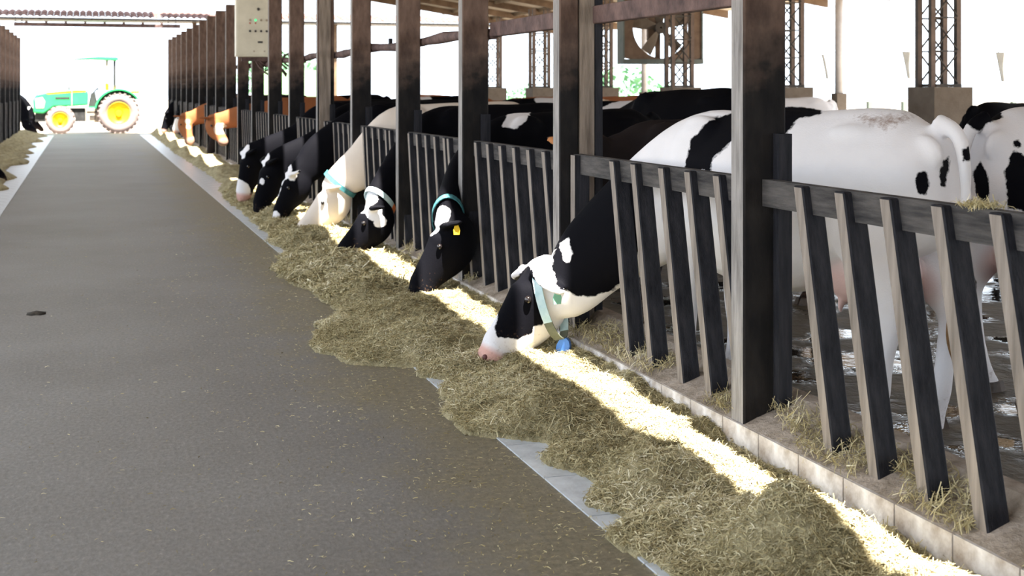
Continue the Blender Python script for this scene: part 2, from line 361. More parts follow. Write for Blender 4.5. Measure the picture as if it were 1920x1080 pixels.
def make_panels(crossings_r, crossings_l):
    for k in range(0, NP):
        Y1 = post_y(k) - 0.12 - 0.02
        o = empty('feed_barrier', (XR, Y1, 0.0))
        if k == 0: tag(o, 'nearest slatted wooden feed barrier panel, beside the white cow\'s hind legs', 'fence panel')
        elif k == 1: tag(o, 'slatted wooden feed barrier panel the near holstein reaches through', 'fence panel')
        elif k < 6: tag(o, {2: 'slatted barrier panel between the double post and the yellow-tagged black cow', 3: 'slatted barrier panel the black cow with yellow ear tag feeds through', 4: 'slatted barrier panel the cow with orange-tipped collar feeds through', 5: 'slatted barrier panel the cream cow feeds through'}[k], 'fence panel')
        else: tag(o, 'slatted wooden feed barrier panel in the row past the cream cow', 'fence panel', 'barrier panels down the feed alley')
        ln = Y1 + 0.02 - post_y(k - 1) - .004
        link('top_rail', MB().box(0.085, 0.135, .016 - ln, 0.016, 1.055, 1.168).mesh('top_rail', M['rail']), o)
        if k == 1:
            offs = [0.62, 0.91, 1.26, 1.56, 1.86]; link('slat', straight, o, (0, -0.03, 0))
        elif k == 0: offs = [0.30, 0.60, 0.90, 1.20, 1.50, 1.80]
        else: offs = [0.10, 0.40, 0.70, 1.0, 1.3, 1.6, 1.88]
        for f in offs:
            yb = Y1 - f
            if k > 1:
                for c in crossings_r:                # leave room for a neck (slat mid-height lies 0.1 nearer)
                    dlt = (yb - 0.13) - c
                    if abs(dlt) < 0.19: yb += (0.19 - abs(dlt)) * (1 if dlt >= 0 else -1)
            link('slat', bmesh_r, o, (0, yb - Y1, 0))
    for k in range(4, NP):
        Y1 = post_y(k) - 0.14
        o = empty('feed_barrier', (XL, Y1, 0.0)); tag(o, 'slatted wooden feed barrier panel on the opposite side of the alley', 'fence panel', 'barrier panels across the alley')
        link('top_rail', rail_l, o)
        for f in [0.10, 0.40, 0.70, 1.0, 1.3, 1.6, 1.88]:
            yb = Y1 - f
            for c in crossings_l:
                dlt = (yb - 0.13) - c
                if abs(dlt) < 0.19: yb += (0.19 - abs(dlt)) * (1 if dlt >= 0 else -1)
            link('slat', bmesh_l, o, (0, yb - Y1, 0))

# long rusty rail behind the posts
b = MB(); b.box(2.835, 2.90, 5.0, 9.4, 1.93, 2.035)
ro = b.build('guard_rail', M['beam'], bevel=0.008); tag(ro, 'rusty square guard rail running behind the near posts', 'rail')
pts = [(2.875, yy, 1.965 + 0.015 * math.sin(yy * 1.9)) for yy in np.arange(9.4, 46, 0.5)]
ro2 = MB().tube(pts, [0.038 + 0.012 * (math.sin(i * 2.3) > 0.5) for i in range(len(pts))], 8).build('guard_pipe', M['beam'], smooth=True)
tag(ro2, 'lumpy rusty pipe fixed behind the farther posts', 'pipe')
for yy in (10.1, 12.9):
    MB().box(2.86, 2.89, yy, yy + .06, 1.98, 2.045).build('clamp', M['bar_dark'], ro2)

# control box on post
Yb = post_y(8) - 0.18
cbx = empty('control_box', (2.70, Yb, 2.07))
tag(cbx, 'beige electrical control box with rows of indicator lights on a post', 'control box')
MB().box(-0.36, 0.36, -0.22, 0, 0, 1.25).build('cabinet', M['box'], cbx, bevel=0.012)
cdoor = MB().box(-0.335, 0.335, -0.232, -0.2205, 0.03, 1.22).build('door', M['box'], cbx, bevel=0.006)
for r, (zz, n) in enumerate([(0.60, 4), (0.42, 4)]):
    for i in range(n):
        x = -0.135 + 0.09 * i
        mm = M['greenled'] if (r == 0 and i == 1) else (M['boxdark'] if r else M['tgrey'])
        MB().lathe([(-0.245, 0.001), (-0.245, 0.018), (-0.232, 0.020), (-0.232, 0.001)], 12, 'y', (x, 0, zz)).build('indicator_light', mm, cdoor)
for i in (0, 1): MB().lathe([(-0.245, 0.001), (-0.245, 0.014), (-0.232, 0.016), (-0.232, 0.001)], 12, 'y', (-0.135 + 0.09 * i, 0, 0.55)).build('red_indicator', M['redled'], cdoor)
MB().lathe([(-0.25, 0.001), (-0.25, 0.022), (-0.232, 0.025), (-0.232, 0.001)], 12, 'y', (0.0, 0, 0.78)).build('main_switch', M['boxdark'], cdoor)
MB().box(-0.01, 0.07, -0.24, -0.232, 0.225, 0.255).build('handle', M['boxdark'], cdoor)
for x in (-0.07, 0.10): MB().lathe([(-0.238, 0.001), (-0.238, 0.014), (-0.232, 0.014), (-0.232, 0.001)], 10, 'y', (x, 0, 0.09)).build('lock', M['tgrey'], cdoor)
wires = empty('cable_bundle', (2.78, Yb - 0.05, 2.05)); tag(wires, 'tangle of dark cables hanging under the control box', 'cables')
MB().box(-0.34, 0.42, -.06, -.01, -.05, .018).build('rusty_bracket', M['beam'], wires)
for i in range(18):
    r0 = random.Random(i); p = [Vector((r0.uniform(-.25, .25), 0, 0.02))]
    for j in range(7): p.append(p[-1] + Vector((r0.uniform(-.02, .12), r0.uniform(-.03, .03), r0.uniform(-.10, .07))))
    MB().tube(p, 0.017, 6).build('cable', M['beam'], wires, smooth=True)

# ------------------------------------------------------------------ lattice columns, outer poles
def lattice_parts(h):
    d = {}
    w = 0.30; s = 0.07
    d['pedestal'] = MB().box(-0.30, 0.30, -0.30, 0.30, -0.1, 1.57).mesh('pedestal', M['pedestal'])
    d['leg'] = [MB().box(cx - s / 2, cx + s / 2, cy - s / 2, cy + s / 2, 1.57, h, [0, 0, 1, 0, 0, 0]).mesh('lattice_leg', [M['iron'], M['ironface']]) for cx in (-w / 2 - .08, w / 2 + .02) for cy in (-w / 2, w / 2)]
    d['plate'] = MB().box(-0.2, 0.2, -0.2, 0.2, 1.571, 1.61).mesh('base_plate', M['iron'])
    br = []
    z = 1.62
    while z + 0.42 < h:
        for cy in (-w / 2 - .02, w / 2 + .02):
            br.append(MB().tube([(-.2, cy, z), (.15, cy, z + .40)], 0.013, 6).mesh('brace', M['iron']))
            br.append(MB().tube([(.15, cy - .01, z), (-.2, cy - .01, z + .40)], 0.013, 6).mesh('brace', M['iron']))
            br.append(MB().box(-.2, .15, cy - .012, cy + .012, z + .42, z + .44).mesh('cross_bar', M['iron']))
        z += 0.45
    d['brace'] = br
    return d
XC = 11.0
LP = lattice_parts(roofz(XC) - 0.02)
for i, Y in enumerate([15.4, 19.5, 23.65, 27.8, 32.0, 36.1]):
    o = empty('lattice_column', (XC, Y, 0))
    if i == 0: tag(o, 'tall riveted lattice column on a concrete pedestal behind the white cow\'s rump', 'column')
    elif i == 2: tag(o, 'lattice column on a concrete pedestal in front of the large fan', 'column')
    else: tag(o, 'iron lattice column on concrete pedestal along the open side of the pen', 'column', 'lattice columns of the pen roof')
    link('pedestal', LP['pedestal'], o); link('base_plate', LP['plate'], o)
    for m_ in LP['leg']: link('lattice_leg', m_, o)
    for m_ in LP['brace']: link('cross_bar' if m_.name.startswith('cross') else 'brace', m_, o)
for Y in (21.6, 30.6, 37.2):
    o = empty('eave_pole', (13.25, Y, 0)); tag(o, 'slim pale round pole on a small concrete foot under the eave', 'pole', 'pale poles under the eave')
    MB().tube([(0, 0, 1.46), (0, 0, roofz(13.25))], 0.075, 16).build('pole', M['pale_pole'], o, smooth=True)
    MB().box(-0.1, 0.1, -0.1, 0.1, -0.12, 1.46).build('foot', M['pedestal'], o)

# large fan
fc = at_depth(1243, 60, 26.6)
fn = empty('ventilation_fan', (fc.x, fc.y, 2.13), rz=-0.12); tag(fn, 'big square box fan with round opening hung under the pen roof', 'fan')
hw, hh, R = 0.80, 0.64, 0.62
b = MB(); n = 48; vs = []; 
for yy in (0.0, 0.03):
    for j in range(n):
        a = 2 * math.pi * j / n; c_, s_ = math.cos(a), math.sin(a); k = min(hw / max(abs(c_), 1e-6), hh / max(abs(s_), 1e-6))
        vs.append((R * c_, yy, hh + R * s_)); vs.append((k * c_, yy, hh + k * s_))
fs = []
for j in range(n):
    j2 = (j + 1) % n
    fs += [(2 * j, 2 * j + 1, 2 * j2 + 1, 2 * j2), (2 * n + 2 * j, 2 * n + 2 * j2, 2 * n + 2 * j2 + 1, 2 * n + 2 * j + 1), (2 * j, 2 * j2, 2 * n + 2 * j2, 2 * n + 2 * j)]
b.add(vs, fs); b.build('front_panel', M['fan'], fn)
for nm, bx_ in (('frame_side', (-hw - .03, -hw, -.03, .42, -.02, 2 * hh + .02)), ('frame_side', (hw, hw + .03, -.03, .42, -.02, 2 * hh + .02)), ('frame_sill', (-hw - .03, hw + .03, -.05, .42, -.09, .004)), ('frame_top', (-hw - .03, hw + .03, -.03, .42, 2 * hh + .02, 2 * hh + .05))):
    MB().box(*bx_).build(nm, M['fanedge'], fn)
MB().lathe([(0.03, R), (0.30, R), (0.30, R + .015), (0.03, R + .015)], 40, 'y', (0, 0, hh)).build('shroud', M['fan'], fn)
MB().lathe([(0.12, 0.02), (0.12, .12), (.28, .12), (.28, .02)], 20, 'y', (0, 0, hh)).build('hub', M['iron'], fn)
MB().box(-.22, .0, .28, .40, hh - .25, hh + .3).build('motor', M['fan'], fn)
MB().box(-.05, .05, .33, .38, -.02, 2 * hh).build('motor_bracket', M['fan'], fn)
for j in range(5):
    a = 2 * math.pi * j / 5 + .4; ca, sa = math.cos(a), math.sin(a); vs = []
    for r_, w_ in ((.1, .05), (.35, .11), (.57, .13)):
        for s_ in (-1, 1):
            for t_ in (0, .008): vs.append((r_ * ca - s_ * w_ * sa, .18 + s_ * .06 + t_, hh + r_ * sa + s_ * w_ * ca))
    MB().add(vs, [(0, 2, 6, 4), (4, 6, 10, 8), (1, 5, 7, 3), (5, 9, 11, 7), (0, 4, 5, 1), (4, 8, 9, 5), (2, 3, 7, 6), (6, 7, 11, 10), (0, 1, 3, 2), (8, 10, 11, 9)]).build('blade', M['pedestal'], fn)
for x in (-.6, .6): MB().tube([(x, .2, 2 * hh + .05), (x, .2, roofz(fc.x) - 2.13 + 0.1)], .015, 6).build('hanger', M['iron'], fn)

# pale curled strips hanging from wires at the open side
for i, (px_, py0, py1, wd) in enumerate([(1545, 102, 148, 0.05), (1697, 97, 147, 0.17), (1873, 98, 153, 0.15)]):
    top = at_X(px_, py0, 13.4); bot = at_X(px_, py1, 13.4); h_ = top.z - bot.z
    o = empty('hanging_strip', (top.x, top.y, bot.z)); 
    tag(o, ['narrow curved grey strip hanging by the pale pole', 'broad curved grey strip hanging between pole and lattice column', 'pale curved grey strip hanging to the right of the riveted lattice column'][i], 'sheet')
    vs = []; nn = 7
    for j in range(nn):
        t = j / (nn - 1); off = 0.10 * (t ** 2)
        for s_ in (0, 1):
            for q in (0, .012): vs.append((-off + s_ * wd + .05, q + 0.03 * math.sin(t * 3), t * h_))
    fs = []
    for j in range(nn - 1):
        a0 = 4 * j; a1 = a0 + 4; fs += [(a0, a0 + 2, a1 + 2, a1), (a0 + 1, a1 + 1, a1 + 3, a0 + 3), (a0, a1, a1 + 1, a0 + 1), (a0 + 2, a0 + 3, a1 + 3, a1 + 2)]
    fs += [(0, 1, 3, 2), (4 * nn - 4, 4 * nn - 2, 4 * nn - 1, 4 * nn - 3)]
    MB().add(vs, fs).build('sheet', M['strip'], o)
    MB().tube([(0, .005, h_ - .01), (-.12, .03, h_ + .3), (-.2, .04, roofz(13.4) - bot.z + 0.05)], .006, 5).build('wire', M['wire'], o)

# ------------------------------------------------------------------ alley end: lintel beam and clay tile roof
e = MB().box(-2.25, 3.1, 46.9, 47.05, 3.62, 3.74).build('lintel_beam', M['beam']); tag(e, 'thin dark lintel beam across the far end of the alley', 'beam')
for x in (-2.2, -2.0, 2.7, 2.95): MB().tube([(x, 46.97, 3.7), (x, 46.97, 4.02)], .012, 6).build('hanger', M['iron'], e)
for x in np.arange(-1.9, 2.7, 0.62): MB().box(x, x + .08, 46.88, 47.07, 3.735, 3.79).build('batten_end', M['beam'], e)
rf = empty('tiled_roof', (0, 47.6, 3.98)); tag(rf, 'low red clay tiled roof running across behind the alley end', 'roof')
MB().box(-9, 20, 0.0, 1.5, -0.10, -0.03).build('roof_boarding', M['iron'], rf)
tmesh = []
for r in range(2):
    b = MB(); vs = []; nn = 9
    for yy, zz in ((0, 0.0), (.75, .13)):
        for off in (0, .022):
            for j in range(nn):
                x = 0.20 * j / (nn - 1); vs.append((x, yy, zz + off + 0.055 * math.sin(math.pi * j / (nn - 1))))
    fs = []
    for j in range(nn - 1):
        fs += [(j, j + 1, 2 * nn + j + 1, 2 * nn + j), (nn + j, 3 * nn + j, 3 * nn + j + 1, nn + j + 1), (j, nn + j, nn + j + 1, j + 1), (2 * nn + j, 2 * nn + j + 1, 3 * nn + j + 1, 3 * nn + j)]
    fs += [(0, 2 * nn, 3 * nn, nn), (nn - 1, 2 * nn - 1, 4 * nn - 1, 3 * nn - 1)]
    tmesh.append(b.add(vs, fs).mesh('roof_tile', M['rooftile']))
for i in range(138):
    for r in range(2): link('roof_tile', tmesh[r], rf, (-9 + .21 * i, -.06 + .68 * r, -.02 + .125 * r + random.uniform(-.008, .012)))
for x in (-8.5, -5.2, 3.6, 8.6, 14, 19):
    MB().box(x, x + .14, 0.6, .74, -4.1, -.1).build('roof_post', M['rafter'], rf)

# ------------------------------------------------------------------ tractor
def build_tractor():
    t = empty('tractor', (0.15, 52.0, -0.12), 0)
    tag(t, 'green farm tractor with yellow wheels and sunshade canopy at the alley end', 'tractor')
    # local: nose towards -x, seen from -y
    def wheel(name, x, y, R, w, hubr):
        o = MB().lathe([(-w / 2, hubr), (-w / 2, R * .80), (-w / 2 + .05, R * .93), (-w / 2 + .09, R * .955), (w / 2 - .09, R * .955), (w / 2 - .05, R * .93), (w / 2, R * .8), (w / 2, hubr)], 40, 'y', (x, y, R)).build(name, M['tyre'], t, smooth=True)
        rim = MB().lathe([(-w / 2 - .005, hubr + .02), (-w / 2 + .04, hubr - .04), (-w / 2 + .10, hubr * .55), (-w / 2 + .10, .02), (w / 2 - .05, .02), (w / 2 + .005, hubr + .02)], 32, 'y', (x, y, R)).build('rim', M['tyellow'], o, smooth=True)
        MB().lathe([(-w / 2 + .0, .01), (-w / 2 + .0, hubr * .26), (-w / 2 + .12, hubr * .32), (-w / 2 + .12, .01)], 16, 'y', (x, y, R)).build('hub', M['tyellow'], o)
        nl = int(R * 34); lug = MB()
        for j in range(nl):
            for s_ in (0, 1):
                a = 2 * math.pi * (j + .5 * s_) / nl; c_, sn = math.cos(a), math.sin(a); a2 = a + .16; c2, s2 = math.cos(a2), math.sin(a2)
                y0, y1 = (y - w / 2 + .01, y) if s_ == 0 else (y + w / 2 - .01, y)
                vs = []
                for (cc, ss, yy) in ((c_, sn, y0), (c2, s2, y1)):
                    for rr in (R * .92, R):
                        for th in (-.025, .025): vs.append((x + rr * cc - th * ss, yy, R + rr * ss + th * cc))
                lug.add(vs, [(0, 1, 3, 2), (4, 6, 7, 5), (0, 2, 6, 4), (1, 5, 7, 3), (2, 3, 7, 6), (0, 4, 5, 1)])
        lug.build('tread', M['tyre'], o)
    for sy in (-1, 1):
        wheel('rear_wheel', 1.02, sy * .78, .76, .42, .40)
        wheel('front_wheel', -1.02, sy * .72, .52, .32, .27)
    # hood
    hood = [(-1.95, .78), (-1.98, 1.25), (-1.85, 1.46), (-1.3, 1.58), (-.5, 1.65), (-.15, 1.64), (-.05, 1.52), (-.05, 1.05), (-.6, 1.02), (-1.25, 1.0), (-1.6, .75)]
    MB().prism(hood, -.33, .33).build('hood', M['tgreen'], t, bevel=.05)
    MB().prism([(-1.55, 1.50), (-.5, 1.60), (-.15, 1.60), (-.12, 1.55), (-.5, 1.53), (-1.45, 1.46)], -.336, -.325).build('hood_stripe', M['tyellow'], t)
    MB().prism([(-1.86, .95), (-1.9, 1.3), (-1.65, 1.36), (-1.55, 1.2), (-1.6, .95)], -.345, -.325).build('headlamp', M['glass'], t)
    MB().box(-1.2, -.7, -.34, -.326, 1.28, 1.36).build('side_vent', M['tblack'], t)
    MB().box(-1.9, .9, -.2, .2, .45, .95).build('chassis', M['tblack'], t, bevel=.03)
    MB().box(-1.1, -.94, -.66, .66, .44, .6).build('front_axle', M['tgreen'], t)
    MB().box(.92, 1.12, -.7, .7, .66, .86).build('rear_axle', M['tgreen'], t)
    MB().tube([(-.72, -.2, 1.5), (-.72, -.2, 1.72)], .03, 10).build('air_intake', M['tblack'], t)
    MB().tube([(-.62, -.32, 1.05), (-.62, -.32, 1.7)], .022, 8).build('exhaust_pipe', M['tgrey'], t)
    # platform with step box, controls
    MB().box(-.05, .75, -.55, .55, .92, 1.0).build('platform', M['tgreen'], t)
    st = MB().box(-.15, .35, -.62, -.36, .42, .95).build('step_box', M['tgrey'], t, bevel=.03)
    MB().box(.0, .2, -.63, -.621, .52, .68).build('step_hole', M['iron'], st)
    MB().box(-.1, .3, -.63, -.621, .78, .84).build('step_slot', M['iron'], st)
    MB().prism([(-.05, 1.0), (.05, 1.5), (.2, 1.52), (.3, 1.0)], -.25, .25).build('dashboard', M['tblack'], t)
    MB().tube([(.08, 0, 1.45), (.28, 0, 1.68)], .025, 8).build('steering_column', M['tblack'], t)
    MB().lathe([(-.015, .17), (.015, .17), (.015, .20), (-.015, .20)], 20, 'x', (.30, 0, 1.70)).build('steering_wheel', M['tblack'], t)
    se = MB().box(.42, .85, -.24, .24, 1.32, 1.45).build('seat', M['tblack'], t, bevel=.04)
    MB().prism([(.78, 1.4), (.86, 1.8), (.96, 1.8), (.9, 1.4)], -.22, .22).build('seat_back', M['tyellow'], t, bevel=.03)
    for sy in (-1, 1):
        arc = [(1.02 + .86 * math.cos(math.radians(a)), .80 + .86 * math.sin(math.radians(a))) for a in range(35, 171, 9)]
        inn = [(1.02 + .81 * math.cos(math.radians(a)), .80 + .81 * math.sin(math.radians(a))) for a in range(170, 34, -9)]
        y0, y1 = (-1.0, -.5) if sy < 0 else (.5, 1.0)
        MB().prism(arc + inn, y0, y1).build('fender', M['tgreen'], t)
        MB().prism(arc + [(1.4, 1.0), (.4, .95)], sy * .5 - .015, sy * .5 + .015).build('fender_panel', M['tgreen'], t)
        MB().box(1.5, 1.75, y0, y1, 1.5, 1.57).build('tail_light', M['tyellow'], t)
        MB().box(.58, .65, sy * .52 - .03, sy * .52 + .03, 1.6, 2.74).build('rollbar_post', M['tgrey'], t)
        MB().box(.86, .92, sy * .52 - .03, sy * .52 + .03, 1.6, 2.74).build('rollbar_post', M['tblack'], t)
        MB().box(.56, .68, sy * .52 - .05, sy * .52 + .05, 1.6, 1.85).build('rollbar_bracket', M['tyellow'], t)
    MB().prism([(-.75, 2.72), (-.4, 2.79), (.3, 2.85), (.95, 2.84), (1.04, 2.76), (.95, 2.70), (.1, 2.74)], -.65, .65).build('canopy', M['tgreen'], t, bevel=.02)
build_tractor()

# ------------------------------------------------------------------ far greenery, fences, bank
def shrub(x, y, r, label, seed, mt='leaf'):
    o = empty('shrub', (x, y, -.12)); tag(o, label, 'shrub', 'sunlit shrubs beyond the pen')
    rr = np.random.default_rng(seed); n = 500
    p = rr.normal(0, 1, (n, 3)); p /= np.linalg.norm(p, axis=1)[:, None]; p *= (rr.uniform(.35, 1, (n, 1)) ** .5) * r; p[:, 2] = p[:, 2] * .8 + r * 1.1
    b = MB()
    for q in p:
        a = rr.normal(0, 1, 3); a /= np.linalg.norm(a); c_ = np.cross(a, rr.normal(0, 1, 3)); c_ /= np.linalg.norm(c_); s_ = r * .11
        b.add([q - a * s_, q + c_ * s_ * .6, q + a * s_, q - c_ * s_ * .6], [(0, 1, 2, 3)])
    b.build('foliage', M[mt], o)
    for i in range(3): MB().tube([(0, 0, 0), (rr.normal() * r * .2, rr.normal() * r * .2, r * .8)], .04, 6).build('stem', M['trunk'], o)
for i, (px_, d, r) in enumerate([(1165, 46, 1.3), (1225, 50, 1.0), (1105, 52, 1.2), (545, 75, 1.9), (505, 84, 2.2), (985, 58, 1.0)]):
    q = at_depth(px_, 190, d); shrub(q.x, q.y, r, 'pale green sunlit shrub far beyond the open pen', i)
# green sheet gate far behind
q = at_depth(545, 150, 68)
g = empty('green_gate', (q.x, q.y, -.12)); tag(g, 'light green sheet gate far behind the pens', 'gate')
MB().box(-1.4, 1.4, 0, .05, .25, 2.6).build('panel', M['greensheet'], g)
for x in (-1.45, 1.4): MB().box(x, x + .08, -.02, .08, 0, 2.8).build('gate_post', M['fencemesh'], g)
# post-and-wire yard fence at the right
for i, px_ in enumerate([1630, 1695, 1178, 1240, 1900]):
    q = at_depth(px_, 190, 30 if px_ > 1500 else 42)
    o = MB().box(-.05, .05, -.05, .05, 0, 1.38).build('yard_stake', M['fencemesh'], loc=(q.x, q.y, -.12)); tag(o, 'thin dark stake in the sunlit yard', 'stake', 'stakes in the yard')
bk = MB(); 
vs = []; nx, ny = 40, 12
for j in range(ny):
    for i in range(nx):
        x = 2.2 + 10 * i / (nx - 1); yv = 49.5 + 4 * j / (ny - 1); u = math.sin(math.pi * i / (nx - 1)) ** .5 * math.sin(math.pi * j / (ny - 1))
        vs.append((x, yv, -.14 + .55 * u * (0.8 + .3 * float(vnoise(np.array([x * 1.3]), np.array([yv * 1.3]), 3)[0]))))
bk.add(vs, [(j * nx + i, j * nx + i + 1, (j + 1) * nx + i + 1, (j + 1) * nx + i) for j in range(ny - 1) for i in range(nx - 1)])
bo = bk.build('earth_bank', M['curb'], smooth=True); tag(bo, 'low brown earth bank behind the far end of the feed fence', 'bank')

# ------------------------------------------------------------------ feed heap
BND = [(1300, 1160), (1241, 1078), (1127, 1007), (1178, 978), (1098, 954), (1110, 917), (1078, 897), (1004, 862), (1029, 835), (880, 815), (829, 783), (829, 738), (850, 717), (787, 708), (773, 690), (660, 683), (603, 663), (587, 643), (600, 610), (640, 590), (600, 560), (513, 510), (520, 490), (543, 474), (503, 455), (490, 430), (430, 380), (410, 360), (430, 345), (380, 320), (330, 290), (300, 262), (280, 250)]
bp_ = sorted([(on_z(x, y).y, on_z(x, y).x) for x, y in BND])
BY = np.array([2.0] + [p[0] for p in bp_]); BX = np.array([1.78] + [min(max(p[1], 1.25), 2.1) for p in bp_])
MOUNDS = [(2.16, 3.80, .20, .23), (2.3, 3.2, .05, .3), (2.10, 4.75, .09, .22), (1.98, 5.7, .07, .25), (1.9, 7.6, .10, .35), (2.1, 6.35, .05, .25), (1.85, 9.6, .10, .4), (2.0, 11.2, .09, .4), (2.1, 8.6, .06, .3), (2.1, 13.2, .1, .4), (2.0, 15.5, .1, .5), (2.1, 20, .12, .6), (2.1, 24, .14, .8), (2.1, 28, .14, .7), (2.0, 32, .15, .8), (2.1, 36, .16, .8), (2.0, 41, .18, 1.0), (2.1, 45.5, .2, 1.0)]
def heap(X, Y):
    xb = np.interp(Y, BY, BX) + (vnoise(Y * 6, X * 0, 5) - .5) * .08
    s = np.clip((X - xb) / np.maximum(2.63 - xb, .2), -0.3, 1)
    sp = np.clip(s, 0, 1); ramp_ = sp ** .6
    near = np.clip((6.2 - Y) / 1.5, 0, 1)
    h = (.012 + .10 * ramp_ * (1 - .75 * np.clip((X - 2.40) / .16, 0, 1) * near)) * (s > 0)
    for mx, my, mh, mr in MOUNDS: h = h + mh * np.exp(-(((X - mx) / (mr * .8)) ** 2 + ((Y - my) / mr) ** 2)) * np.clip(s * 4, 0, 1)
    fine = (vnoise(X * 9, Y * 9, 1) - .5) * .05 + (vnoise(X * 22, Y * 22, 2) - .5) * .03 + (vnoise(X * 50, Y * 50, 8) - .5) * .014
    h = h + fine * np.clip(s * 3, 0, 1)
    return np.where(s > 0, np.maximum(h, 0.004), -0.02 + s * 0.1)
def grid_obj(name, xs, ys, Z, m):
    nx, ny = len(xs), len(ys); XX, YY = np.meshgrid(xs, ys); V = np.stack([XX, YY, Z], -1).reshape(-1, 3)
    idx = np.arange(nx * ny).reshape(ny, nx); Fq = np.stack([idx[:-1, :-1], idx[:-1, 1:], idx[1:, 1:], idx[1:, :-1]], -1).reshape(-1, 4)
    zq = V[Fq][:, :, 2].max(1); Fq = Fq[zq > -0.015]
    me = bpy.data.meshes.new(name); me.vertices.add(len(V)); me.vertices.foreach_set('co', V.ravel())
    me.loops.add(len(Fq) * 4); me.loops.foreach_set('vertex_index', Fq.ravel().astype(np.int32))
    me.polygons.add(len(Fq)); me.polygons.foreach_set('loop_start', np.arange(0, len(Fq) * 4, 4, dtype=np.int32))
    me.update(calc_edges=True); me.validate(); me.polygons.foreach_set('use_smooth', [True] * len(me.polygons)); me.materials.append(m)
    return link(name, me)
xs = np.linspace(1.22, 2.635, 78); ys = np.concatenate([np.arange(2.0, 13, .022), np.arange(13, 47, .07)])
XX, YY = np.meshgrid(xs, ys)
hp = grid_obj('feed_heap', xs, ys, heap(XX, YY), M['feed'])
tag(hp, 'long ragged heap of tan chopped hay feed in front of the cows', 'feed', kind='stuff')
xs2 = np.linspace(-1.99, -1.1, 26); ys2 = np.arange(2, 47, .09); XX2, YY2 = np.meshgrid(xs2, ys2)
s2 = np.clip((-1.36 + (vnoise(YY2 * 1.1, XX2 * 0, 9) - .5) * .5 - XX2) / .6, -.2, 1)
hz = np.where(s2 > 0, .02 + .17 * np.clip(s2, 0, 1) ** .7 + (vnoise(XX2 * 7, YY2 * 7, 4) - .5) * .08 * np.clip(s2 * 3, 0, 1), -.03)
hp2 = grid_obj('feed_heap', xs2, ys2, hz, M['feed']); tag(hp2, 'tan chopped hay heap along the fence across the alley', 'feed', kind='stuff')

def strands(name, P, L, lift, width, tone_lo=0, tone_hi=1, seed=1, parent=None):
    r = np.random.default_rng(seed); n = len(P)
    a = r.uniform(0, 2 * np.pi, n); tilt = r.normal(0, lift, n); d = np.stack([np.cos(a), np.sin(a), np.tan(np.clip(tilt, -1, 1))], 1)
    ln = L * r.uniform(.4, 1.3, n)[:, None]; side = np.stack([-np.sin(a), np.cos(a), r.normal(0, .4, n)], 1) * (width * r.uniform(.6, 1.4, n)[:, None])
    bend = np.stack([r.normal(0, .3, n), r.normal(0, .3, n), r.uniform(.0, .45, n)], 1) * ln
    A = P - d * ln * .5; B = P + bend * .5; C = P + d * ln * .5
    V = np.stack([A - side, A + side, B - side, B + side, C - side * .5, C + side * .5], 1).reshape(-1, 3)
    b0 = np.arange(n) * 6; Fq = np.stack([np.stack([b0, b0 + 1, b0 + 3, b0 + 2], 1), np.stack([b0 + 2, b0 + 3, b0 + 5, b0 + 4], 1)], 1).reshape(-1, 4)
    me = bpy.data.meshes.new(name); me.vertices.add(len(V)); me.vertices.foreach_set('co', V.ravel())
    me.loops.add(len(Fq) * 4); me.loops.foreach_set('vertex_index', Fq.ravel().astype(np.int32))
    me.polygons.add(len(Fq)); me.polygons.foreach_set('loop_start', np.arange(0, len(Fq) * 4, 4, dtype=np.int32)); me.update(calc_edges=True)
    at = me.attributes.new('tone', 'FLOAT', 'POINT'); at.data.foreach_set('value', np.repeat(np.clip(r.beta(2.2, 2.6, n) * (tone_hi - tone_lo) + tone_lo + (vnoise(P[:, 0] * 4.5, P[:, 1] * 4.5, 77) - .45) * .55, 0, 1), 6).astype(np.float32))
    me.materials.append(M['strand']); return link(name, me, parent)
def scatter_heap(n, y0, y1, seed):
    r = np.random.default_rng(seed); Y = y0 + (y1 - y0) * r.uniform(0, 1, n) ** 1.35; X = r.uniform(1.25, 2.63, n); h = heap(X, Y); k = h > 0.004
    return np.stack([X, Y, h + .004], 1)[k]
st = strands('hay_strands', scatter_heap(190000, 2.3, 9.5, 3), .045, .33, .0013, seed=4, parent=hp); tag(st, kind='stuff')
st = strands('hay_strands', scatter_heap(50000, 9.5, 20, 5), .075, .35, .003, seed=6, parent=hp); tag(st, kind='stuff')
# loose straw trodden on the alley and lodged on the kerb
r = np.random.default_rng(12); n = 9000
X = 1.75 - np.abs(r.normal(0, .55, n)); Y = 2.5 + 14 * r.uniform(0, 1, n) ** 1.6; X[n * 3 // 4:] = r.uniform(-1.5, 1.6, n - n * 3 // 4)
ss = strands('loose_straw', np.stack([X, Y, np.full(n, .004)], 1), .02, .05, .0013, 0, .75, 13); tag(ss, 'loose straw bits trodden over the concrete alley', 'straw', kind='stuff')
n = 16000; Y = 2.4 + 12 * r.uniform(0, 1, n) ** 1.4; X = 2.63 + r.uniform(0, .2, n); cl_ = vnoise(Y * 3.2, X * 6, 21) > .52
Zk = np.interp(X, [2.63, 2.69, 2.80, 2.86], [.145, .17, .205, .25])
ks = strands('lodged_straw', np.stack([X, Y, Zk + r.uniform(0, .03, n)], 1)[cl_], .05, .6, .0016, .1, 1, 14); tag(ks, 'straw lodged on the kerb ledge between the slats', 'straw', kind='stuff')
n = 500; q = on_z(1838, 389, 1.17); pp = np.stack([r.normal(2.735, .02, n), r.normal(at_X(1840, 388, 2.735).y, .035, n), np.full(n, 1.172) + r.uniform(0, .012, n)], 1)
ks = strands('straw_tuft', pp, .03, .5, .0014, .4, 1, 15); tag(ks, 'small straw tuft caught on the nearest top rail', 'straw', kind='stuff')
q = on_z(68, 588)
